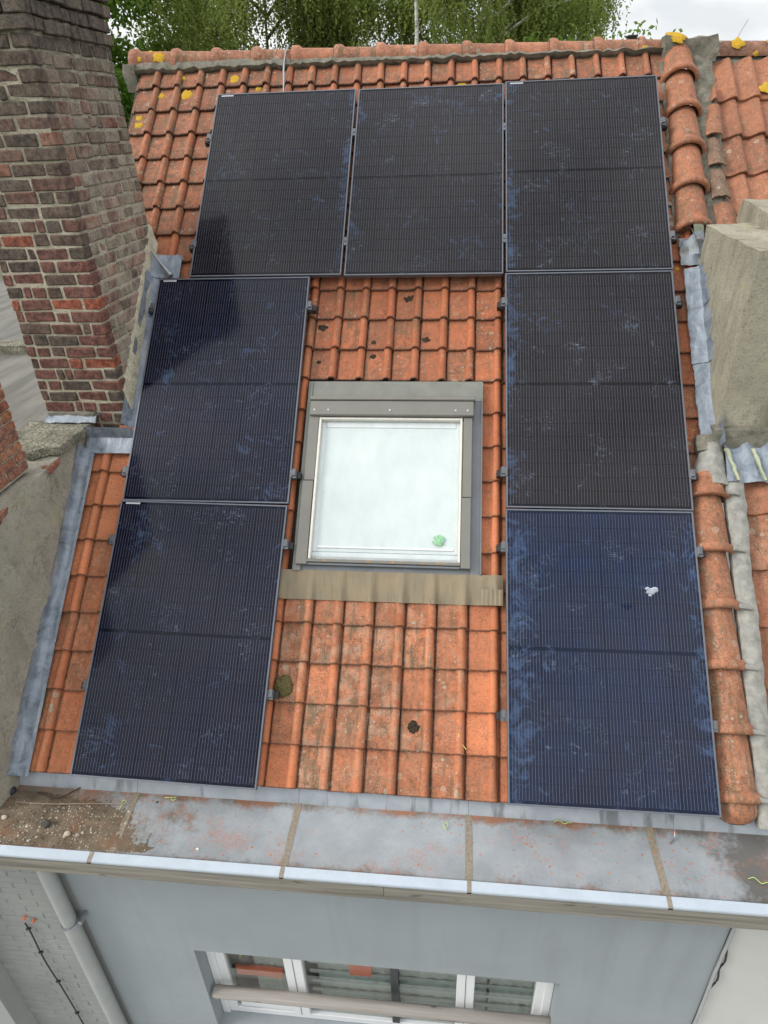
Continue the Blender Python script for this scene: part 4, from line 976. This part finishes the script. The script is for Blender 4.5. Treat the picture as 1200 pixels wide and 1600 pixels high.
# ================================================================== RIGHT NEIGHBOUR
RIGHT = empty('terraced_house', (3, 2, -6), 'right neighbouring house with larger wavy clay tiles and a white front wall', 'house')
RR = Geo().rbox(1.48, -.02, -.22, 4.6, 5.56, -.19).build('roof', plain('neighbour_deck', (.07, .055, .045), .9), RIGHT)
wbox('wall', (1.312, -.165, -6), (5, .1, -.34), MT_white_wall, RIGHT)
wbox('wall', (1.5, .101, -6), (4.9, 4.2, -.30), MT_white_wall, RIGHT)
wprof = [(-.012, -.012), (0, 0.0), (.035, -.004), (.06, -.002), (.085, .012), (.11, .028), (.135, .036), (.152, .034), (.162, .024), (.168, .004)]
WT = [make_tile_mesh(wprof, .42, .020, 'roof_tile', MT_clay_dusty, .003 + .001 * i) for i in range(3)]
far_tiles = Geo()
for r in range(16):
    for k in range(18):
        v = .0 + r * .3505 + (.0 if r < 6 else .145 - .0); u = 1.585 + k * .163 + (0 if v > 3 else -.09 - .02 * (v < 1))
        if v > 5.35: continue
        if (v < 3.4 and v > 1.95 or r == 5 and v > 1.9) and u < 2.36: continue
        p = to_px(RP(u, v, -.1))
        rot = RM @ Matrix.Rotation(-math.atan2(.03, .35), 3, 'X') @ Matrix.Rotation(R_.gauss(0, .008), 3, 'Z')
        c = Vector((.43, .165, .088)) * R_.uniform(.86, 1.1)
        wm = R_.choice(WT); wl_ = RP(u, v + R_.gauss(0, .004), -.118 + R_.gauss(0, .002)); wa = R_.uniform(.45, .8)
        if p[0] > 1210: far_tiles.add([wl_ + rot @ q.co for q in wm.vertices], [tuple(q.vertices) for q in wm.polygons]); continue
        link('roof_tile', wm, RR, wl_, rot, (*c, wa))
tag(far_tiles.build('roof_tile', MT_clay_dusty, RR, True, 50, color=(.43, .165, .088, .6)), kind='stuff')
RT2 = tube_tile_mesh(.46, .105, .10, 'ridge_tile', MT_clay_dusty, .003, 1.02, False, .01)
for i, u in enumerate((1.63, 2.06, 2.49, 2.92, 3.35, 3.78, 4.21)):
    y = Vector((1, 0, -.03)).normalized(); z = Vector((0, 0, 1)); x = y.cross(z).normalized(); z = x.cross(y)
    link('ridge_tile', RT2, RR, (u, 4.20, 3.668 - .02 * i), Matrix((x, y, z)).transposed(), (.27, .115, .08, .9))
link('ridge_tile', tube_tile_mesh(.21, .095, .09, 'ridge_tile', MT_cement, .0, 1.0, False, .01), RR, (1.42, 4.20, 3.70), Matrix((x, y, z)).transposed(), (.2, .15, .1, 1))
for i, (u, w, r) in enumerate(((1.79, 40, .045), (2.06, 50, .05), (1.93, -5, .02))):
    a_ = math.radians(w); d = Vector((0, -math.cos(a_), math.sin(a_))); blob('lichen_patch', MT_lichen, RR, Vector((u, 4.20, 3.683 - .02 * (u - 1.63))) + d * .104, d, r, .005, 50 + i, 1.1, .45)
blob('lichen_patch', MT_lichen, RR, RP(1.96, 5.13, -.095), NA, .05, .006, 60, 1.1, .4)
Geo().tube([Vector((1.80, 4.20, 3.78)), Vector((1.83, 4.21, 3.84)), Vector((1.86, 4.21, 3.90))], .0022, 5).build('stalk', MT_straw, RR)
fillet('mortar', MT_cement, RR, 1.55, 4.6, 5.36, 5.60, -.16, .012, 12.0, 8, 40, .0, .06)
# rendered chimney on the party line
ST = empty('rendered_chimney', (1.6, 2.2, 1.5), 'squat chimney coated in rough grey-beige cement render beside the right column of panels', 'chimney')
def stub(x0, x1, y0, y1, z0, z1f, z1b, name, seed, amp=.012, mat=MT_stub):
    g = Geo(); bm = bmesh.new(); bmesh.ops.create_cube(bm, size=1); bmesh.ops.subdivide_edges(bm, edges=bm.edges, cuts=16, use_grid_fill=True)
    for q in bm.verts:
        t = q.co.y + .5; z1 = z1f + (z1b - z1f) * t
        p = Vector((x0 + (q.co.x + .5) * (x1 - x0), y0 + t * (y1 - y0), z0 + (q.co.z + .5) * (z1 - z0)))
        d = Vector((nz3(p.x * 4, p.y * 4, p.z * 4 + seed), nz3(p.y * 4 + 7, p.z * 4, p.x * 4 + seed), nz3(p.z * 4, p.x * 4 + 3, p.y * 4 + seed)))
        d += .5 * Vector((nz3(p.x * 15, p.y * 15, p.z * 15 + seed), nz3(p.y * 15 + 7, p.z * 15, p.x * 15), nz3(p.z * 15, p.x * 15 + 3, p.y * 15)))
        q.co = p + d * amp
    me = bpy.data.meshes.new(name); bm.to_mesh(me); bm.free(); me.materials.append(mat); me.polygons.foreach_set('use_smooth', [True] * len(me.polygons)); me.set_sharp_from_angle(angle=math.radians(38))
    return link(name, me, ST)
stub(1.335, 2.4, 1.70, 2.66, 1.0, 2.615, 2.63, 'chimney_body', 1.0)
stub(1.62, 2.4, 2.26, 2.90, 2.5, 2.70, 2.76, 'chimney_head', 4.0, .016)
rough_box('mortar', (1.30, 1.635, 1.44), (2.4, 1.74, 1.56), MT_cement, ST, .02, 8, 8, 7)

# ================================================================== FRONT WALL, WINDOW, PIPE, CABLES
WX0, WX1, WZ1, WZ0 = -2.018, .419, -1.515, -2.62
WALL = Geo()
WALL.box((-2.720, -.17, -6), (WX0, .15, -.30)).box((WX1, -.17, -6), (1.293, .15, -.30)).box((WX0, -.17, WZ1), (WX1, .15, -.30)).box((WX0, -.17, -6), (WX1, .15, WZ0))
WALL = WALL.build('wall', MT_wall, HOUSE)
WIN = Geo().box((WX0 - .001, -.045, WZ0), (-1.895, .02, WZ1 + .001)).box((.305, -.045, WZ0), (WX1 + .001, .02, WZ1 + .001)).box((-1.895, -.045, WZ1 - .055), (.305, .02, WZ1 + .001)).box((-1.895, -.045, WZ0), (.305, .02, WZ0 + .07)).build('window', MT_pvc, HOUSE, bevel=.004)
for (x0, x1) in ((-1.458, -1.325), (-.235, -.112)):
    Geo().box((x0, -.055, WZ0 + .071), (x1, .01, WZ1 - .056)).build('mullion', MT_pvc, WIN, bevel=.004)
    Geo().box(((x0 + x1) / 2 - .002, -.0575, WZ0 + .071), ((x0 + x1) / 2 + .002, -.0555, WZ1 - .056)).build('mullion_joint', MT_frame, WIN)
for x0, x1 in ((-2.016, -1.96), (.36, .417)): Geo().box((x0, -.060, WZ0), (x1, -.046, WZ1)).build('frame_cover', MT_pvc, WIN, bevel=.003)
Geo().box((-.70, -.050, WZ0 + .071), (-.645, .005, WZ1 - .056)).build('meeting_stile', plain('dark_stile', (.03, .035, .037), .4), WIN, bevel=.003)
for (x0, x1) in ((-1.894, -1.459), (-1.324, -.701), (-.644, -.236), (-.111, .304)):
    Geo().box((x0, -.020, WZ0 + .071), (x1, -.014, WZ1 - .056)).build('pane', MT_glass, WIN)
Geo().box((-1.86, -.046, WZ0 + .1), (-1.46, -.036, WZ0 + .18)).build('sash_rail', MT_pvc, WIN, bevel=.003)
bmr = Geo().tube([Vector((-1.995, -.125, -2.155)), Vector((-1.98, -.125, -2.155)), Vector((-.5, -.125, -2.158)), Vector((.41, -.125, -2.155)), Vector((.419, -.125, -2.155))], [.038, .044, .044, .044, .038], 12).build('guard_bar', MT_beam, WIN, True, 40)
rough_box('sill', (WX0 - .03, -.235, WZ0 - .07), (WX1 + .03, -.046, WZ0 - .005), MT_beam, WIN, .003, 8, 6)
# room behind the panes
m_room = plain('room_wall', (.45, .50, .48), .9, 0, .12, 1.5)
Geo().box((-2.3, 2.2, -4), (.7, 2.25, -.6)).box((-2.35, .16, -4), (-2.3, 2.2, -.6)).box((.7, .16, -4), (.75, 2.2, -.6)).box((-2.3, .16, -3.6), (.7, 2.2, -3.55)).box((-2.3, .16, -.7), (.7, 2.2, -.65)).build('room', m_room, HOUSE)
MT_refl = plain('reflection_backing', (.37, .40, .375), .9, 0, .15, 3)
REFL = Geo()
for x0, x1, s_ in ((-1.72, -1.46, 1), (-1.24, -.70, 2), (-.64, -.02, 3), (.0, .34, 4)):
    REFL.sheet([[Vector((x0 + (x1 - x0) * j / 24, .026 + .005 * math.sin(j * 1.3 + s_), -2.7 + 1.15 * i / 6)) for j in range(25)] for i in range(7)], Vector((0, .004, 0)))
REFL = REFL.build('reflection_sheet', MT_refl, None, True, 60); tag(REFL, 'pale green-grey sheet added behind the white framed window in place of reflections', 'reflection_sheet')  # sheet added behind the glass in place of the greenish reflections
for i in range(7):
    z = -1.66 - i * .13; wbox('reflection_slat', (-1.30, .012, z), (.30, .0185, z + .022 + .02 * (i % 2)), plain('reflection_band', (.42, .45, .44), .6), REFL)  # bands added for the horizontal streaks reflected in the panes
def soft(name, a, b, mat, label, cat, amp=.005):
    o = rough_box(name, a, b, mat, None, amp, 8, 5, a[0]); return tag(o, label, cat)
MT_or = plain('orange_reflection', (.80, .18, .09), .8, 0, .15, 12)  # colour of the orange reflections, put on added shapes
soft('reflection_shape', (-1.0, -.008, -2.0), (-.84, .010, -1.60), MT_or, 'orange shape added behind the second window pane in place of a reflection', 'reflection_shape')  # added behind the glass to stand in for an orange reflection
soft('cushion', (-1.85, -.006, -2.14), (-1.50, .016, -2.03), MT_or, 'orange shape added behind the first window pane in place of a reflection', 'cushion')  # added stand-in for the orange band reflected in the first pane
soft('coat', (-1.88, -.004, -2.0), (-1.74, .016, -1.58), plain('dark_reflection', (.04, .04, .035), .9), 'dark shape added at the left edge of the window in place of a reflection', 'coat')  # added dark shape, stands in for the black part of a reflection
litter('reflection_stripe', [(-1.84, -.006, -1.62), (-1.82, -.006, -1.72), (-1.78, -.006, -1.80), (-1.80, -.006, -1.9)], .006, plain('yellow_reflection', (.55, .5, .08), .6), 'yellow stripe added over the dark shape behind the window in place of a reflection', 'reflection_stripe')  # added stripe in place of the yellow part of that reflection
# downpipe in the corner
DP = Geo().tube([(-2.775, -.232, -.34), (-2.775, -.232, -1.19)], .048, 18).build('downpipe', MT_pipe, None, True, 40)
tag(DP, 'grey painted downpipe running down the corner between the two front walls', 'downpipe')
Geo().tube([(-2.775, -.232, -1.17), (-2.775, -.232, -6)], .053, 18).build('lower_pipe', MT_pipe, DP, True, 40)
Geo().tube([Vector((-2.775 + .056 * math.cos(t * .3927), -.232 + .056 * math.sin(t * .3927), -1.16 + .01 * math.sin(t * .39))) for t in range(17)], .006, 6).build('bracket', MT_steel, DP, True)
Geo().box((-2.70, -.255, -1.155), (-2.675, -.168, -1.125)).build('bracket', MT_steel, DP, bevel=.004)
Geo().box((-2.868, -.20, -6), (-2.838, -.166, -.34)).build('batten', MT_pipe, DP, bevel=.004)
CB = litter('wall_cable', [(-3.168, -.186, -1.33), (-3.163, -.186, -1.45), (-3.170, -.187, -1.8), (-3.150, -.186, -2.2), (-3.135, -.186, -2.7), (-3.13, -.186, -3.4)], .0055, MT_black, 'thin black cable clipped to the painted brick wall left of the downpipe', 'cable')
for x, z in ((-3.166, -1.40), (-3.169, -1.70), (-3.155, -2.10), (-3.138, -2.57)): Geo().box((x - .016, -.194, z - .008), (x + .016, -.176, z + .008)).build('cable_clip', MT_black, CB, bevel=.002)
for x, z in ((-3.10, -1.30), (-3.16, -1.275)): pebg = Geo(); pebble(pebg, (x, -.179, z), .017, x); pebg.build('paint_spot', MT_crumb, LW)
litter('corner_cable', [(1.300, -.182, -.50), (1.303, -.183, -.8), (1.298, -.184, -1.2), (1.303, -.183, -1.7), (1.30, -.183, -2.4)], .011, MT_pipe, 'grey cable running down the corner where the white wall begins', 'cable')
litter('corner_cable', [(1.318, -.176, -.95), (1.326, -.186, -1.05), (1.316, -.18, -1.15), (1.324, -.19, -1.25), (1.314, -.176, -1.38)], .006, MT_black, 'loose black cable beside the grey corner cable on the white wall', 'cable')
litter('safety_rope', [Vector((-1.80, 4.30, ridge_z(-1.8) + .105)), Vector((-1.79, 4.235, ridge_z(-1.8) + .108)), Vector((-1.80, 4.15, ridge_z(-1.8) + .04)), RP(-1.80, 5.50, -.055), RP(-1.79, 5.36, -.068), RP(-1.78, 5.20, -.075)], .0085, MT_steel, 'grey steel cable hanging over the ridge down behind the top left panel', 'cable')
vc = Geo().box((1.00, 4.36, 3.66), (1.07, 4.44, 3.835)).box((.995, 4.352, 3.8355), (1.075, 4.448, 3.85)).build('vent_cap', MT_black, None, bevel=.003); tag(vc, 'small black vent cap peeping over the right end of the ridge', 'vent')

# ================================================================== TREES BEHIND THE RIDGE
def leaf_mesh(name, centers, size, mat, rs, droop=0.0):
    v = []; f = []
    for c in centers:
        s_ = size * 1.08 * rs.uniform(.6, 1.3); d = Vector((rs.gauss(0, 1), rs.gauss(0, 1), rs.gauss(0, 1) - droop)).normalized(); n = Vector((rs.gauss(0, 1), rs.gauss(0, 1), rs.gauss(0, 1))).normalized()
        w = d.cross(n)
        if w.length < .1: continue
        w.normalize(); i = len(v); v += [c - d * s_ * .5, c + w * s_ * .28, c + d * s_ * .5, c - w * s_ * .28]; f.append((i, i + 1, i + 2, i + 3))
    return mesh(name, v, f, mat)
def tree(x, y, top, rad, mat, bark, label, seed, kind='round', limbs=14, dens=1.0, trunk_r=.13, leaf=.10, zlow=1.2, name='tree'):
    rs = random.Random(seed); T = empty(name, (x, y, -6), label, 'tree', 'trees behind the roof ridge')
    g = Geo(); bend = [Vector((x + .25 * nz3(z * .3, seed), y + .25 * nz3(z * .3, seed + 5), z)) for z in [-6 + i * (top - 1 + 6) / 12 for i in range(13)]]
    g.tube(bend, [trunk_r * (1 - .07 * i) for i in range(13)], 9); tips = []
    mid = (top + zlow) / 2; hz = (top - zlow) / 2
    for i in range(limbs):
        z0 = zlow - .6 + (top - 1.4 - zlow + .6) * (i + rs.random()) / limbs; t = (z0 + 6) / (top - 1 + 6); p0 = bend[0].lerp(bend[-1], t); j = min(11, int(t * 12)); p0 = bend[j].lerp(bend[j + 1], t * 12 - j)
        an = rs.uniform(0, 6.28); k = math.sqrt(max(.15, 1 - ((z0 + .6 - mid) / hz) ** 2)); L = rad * k * rs.uniform(.75, 1.05)
        end = p0 + Vector((math.cos(an) * L, math.sin(an) * L, rs.uniform(.4, 1.1) * L * .6)); m1 = p0.lerp(end, .5) + Vector((rs.gauss(0, .12), rs.gauss(0, .12), .12 * L))
        g.tube([p0, p0.lerp(m1, .5) + Vector((0, 0, .03)), m1, m1.lerp(end, .55) + Vector((rs.gauss(0, .08), rs.gauss(0, .08), .02)), end], [trunk_r * .42, trunk_r * .32, trunk_r * .22, trunk_r * .14, .008], 6)
        tips += [m1, m1.lerp(end, .5), end]
        for b in range(4):
            s0 = m1.lerp(end, rs.random()); e2 = s0 + Vector((rs.gauss(0, .5), rs.gauss(0, .5), rs.uniform(.0, .7))) * rad * .35
            g.tube([s0, s0.lerp(e2, .5) + Vector((0, 0, .05)), e2], [.018, .012, .005], 4, False); tips += [e2, s0.lerp(e2, .6)]
    g.build('trunk', bark, T, True, 60)
    pts = []
    for tp in tips:
        if kind == 'weep':
            for s_ in range(int(24 * dens)):
                q = tp + Vector((rs.gauss(0, .28), rs.gauss(0, .28), rs.gauss(.1, .2))); L = rs.uniform(.5, 1.5); dx, dy = rs.gauss(0, .10), rs.gauss(0, .10)
                for i in range(int(L * 17)):
                    t = i / (L * 17); pts.append(q + Vector((dx * t + rs.gauss(0, .03), dy * t + rs.gauss(0, .03), -L * t)))
        else:
            for s_ in range(int(24 * dens)):
                q = tp + Vector((rs.gauss(0, .34), rs.gauss(0, .34), rs.gauss(0, .26)))
                for i in range(9): pts.append(q + Vector((rs.gauss(0, .11), rs.gauss(0, .11), rs.gauss(0, .09))))
    link('crown', leaf_mesh('crown', pts, leaf, mat, rs, .8 if kind == 'weep' else 0), T)
    return T
tree(-10.0, 17.0, 8.2, 2.2, MT_leaf_a, MT_bark, 'broad-leaved tree with fresh green crown right behind the brick chimney', 11, 'round', 20, 1.05, .14, .13)
tree(-7.6, 18.5, 8.0, 2.0, MT_leaf_b, MT_bark, 'thin olive birch with sky showing through, second tree from the chimney', 12, 'weep', 15, .8, .10, .085)
tree(-5.3, 18.2, 8.6, 2.1, MT_leaf_b, MT_bark, 'dense weeping birch with a dark stem behind the steel cable', 13, 'weep', 18, .95, .11, .085)
tree(-2.7, 19.5, 8.2, 2.4, MT_leaf_b, MT_bark, 'weeping birch between the dark stem and the white stem', 14, 'weep', 17, .9, .10, .085)
tree(-1.33, 14.0, 9.5, 1.5, MT_leaf_b, MT_birch, 'birch with straight white trunk rising behind the middle of the ridge', 15, 'weep', 10, .35, .10, .08, 6.6)
tree(.35, 17.5, 8.4, 2.1, MT_leaf_b, MT_birch, 'birch with pale crooked branches right of the white trunk', 16, 'weep', 20, .9, .12, .085)
tree(1.75, 19.0, 8.0, 1.6, MT_leaf_b, MT_bark, 'last weeping birch of the row, against the open sky', 17, 'weep', 15, .95, .10, .085)
tree(2.35, 14.5, 5.15, .9, MT_leaf_c, MT_bark, 'small bright green treetop at the right end of the trees', 18, 'round', 9, .7, .05, .10, 3.0)
# pale crooked limbs that show in front of the foliage belong to the birch they grow from
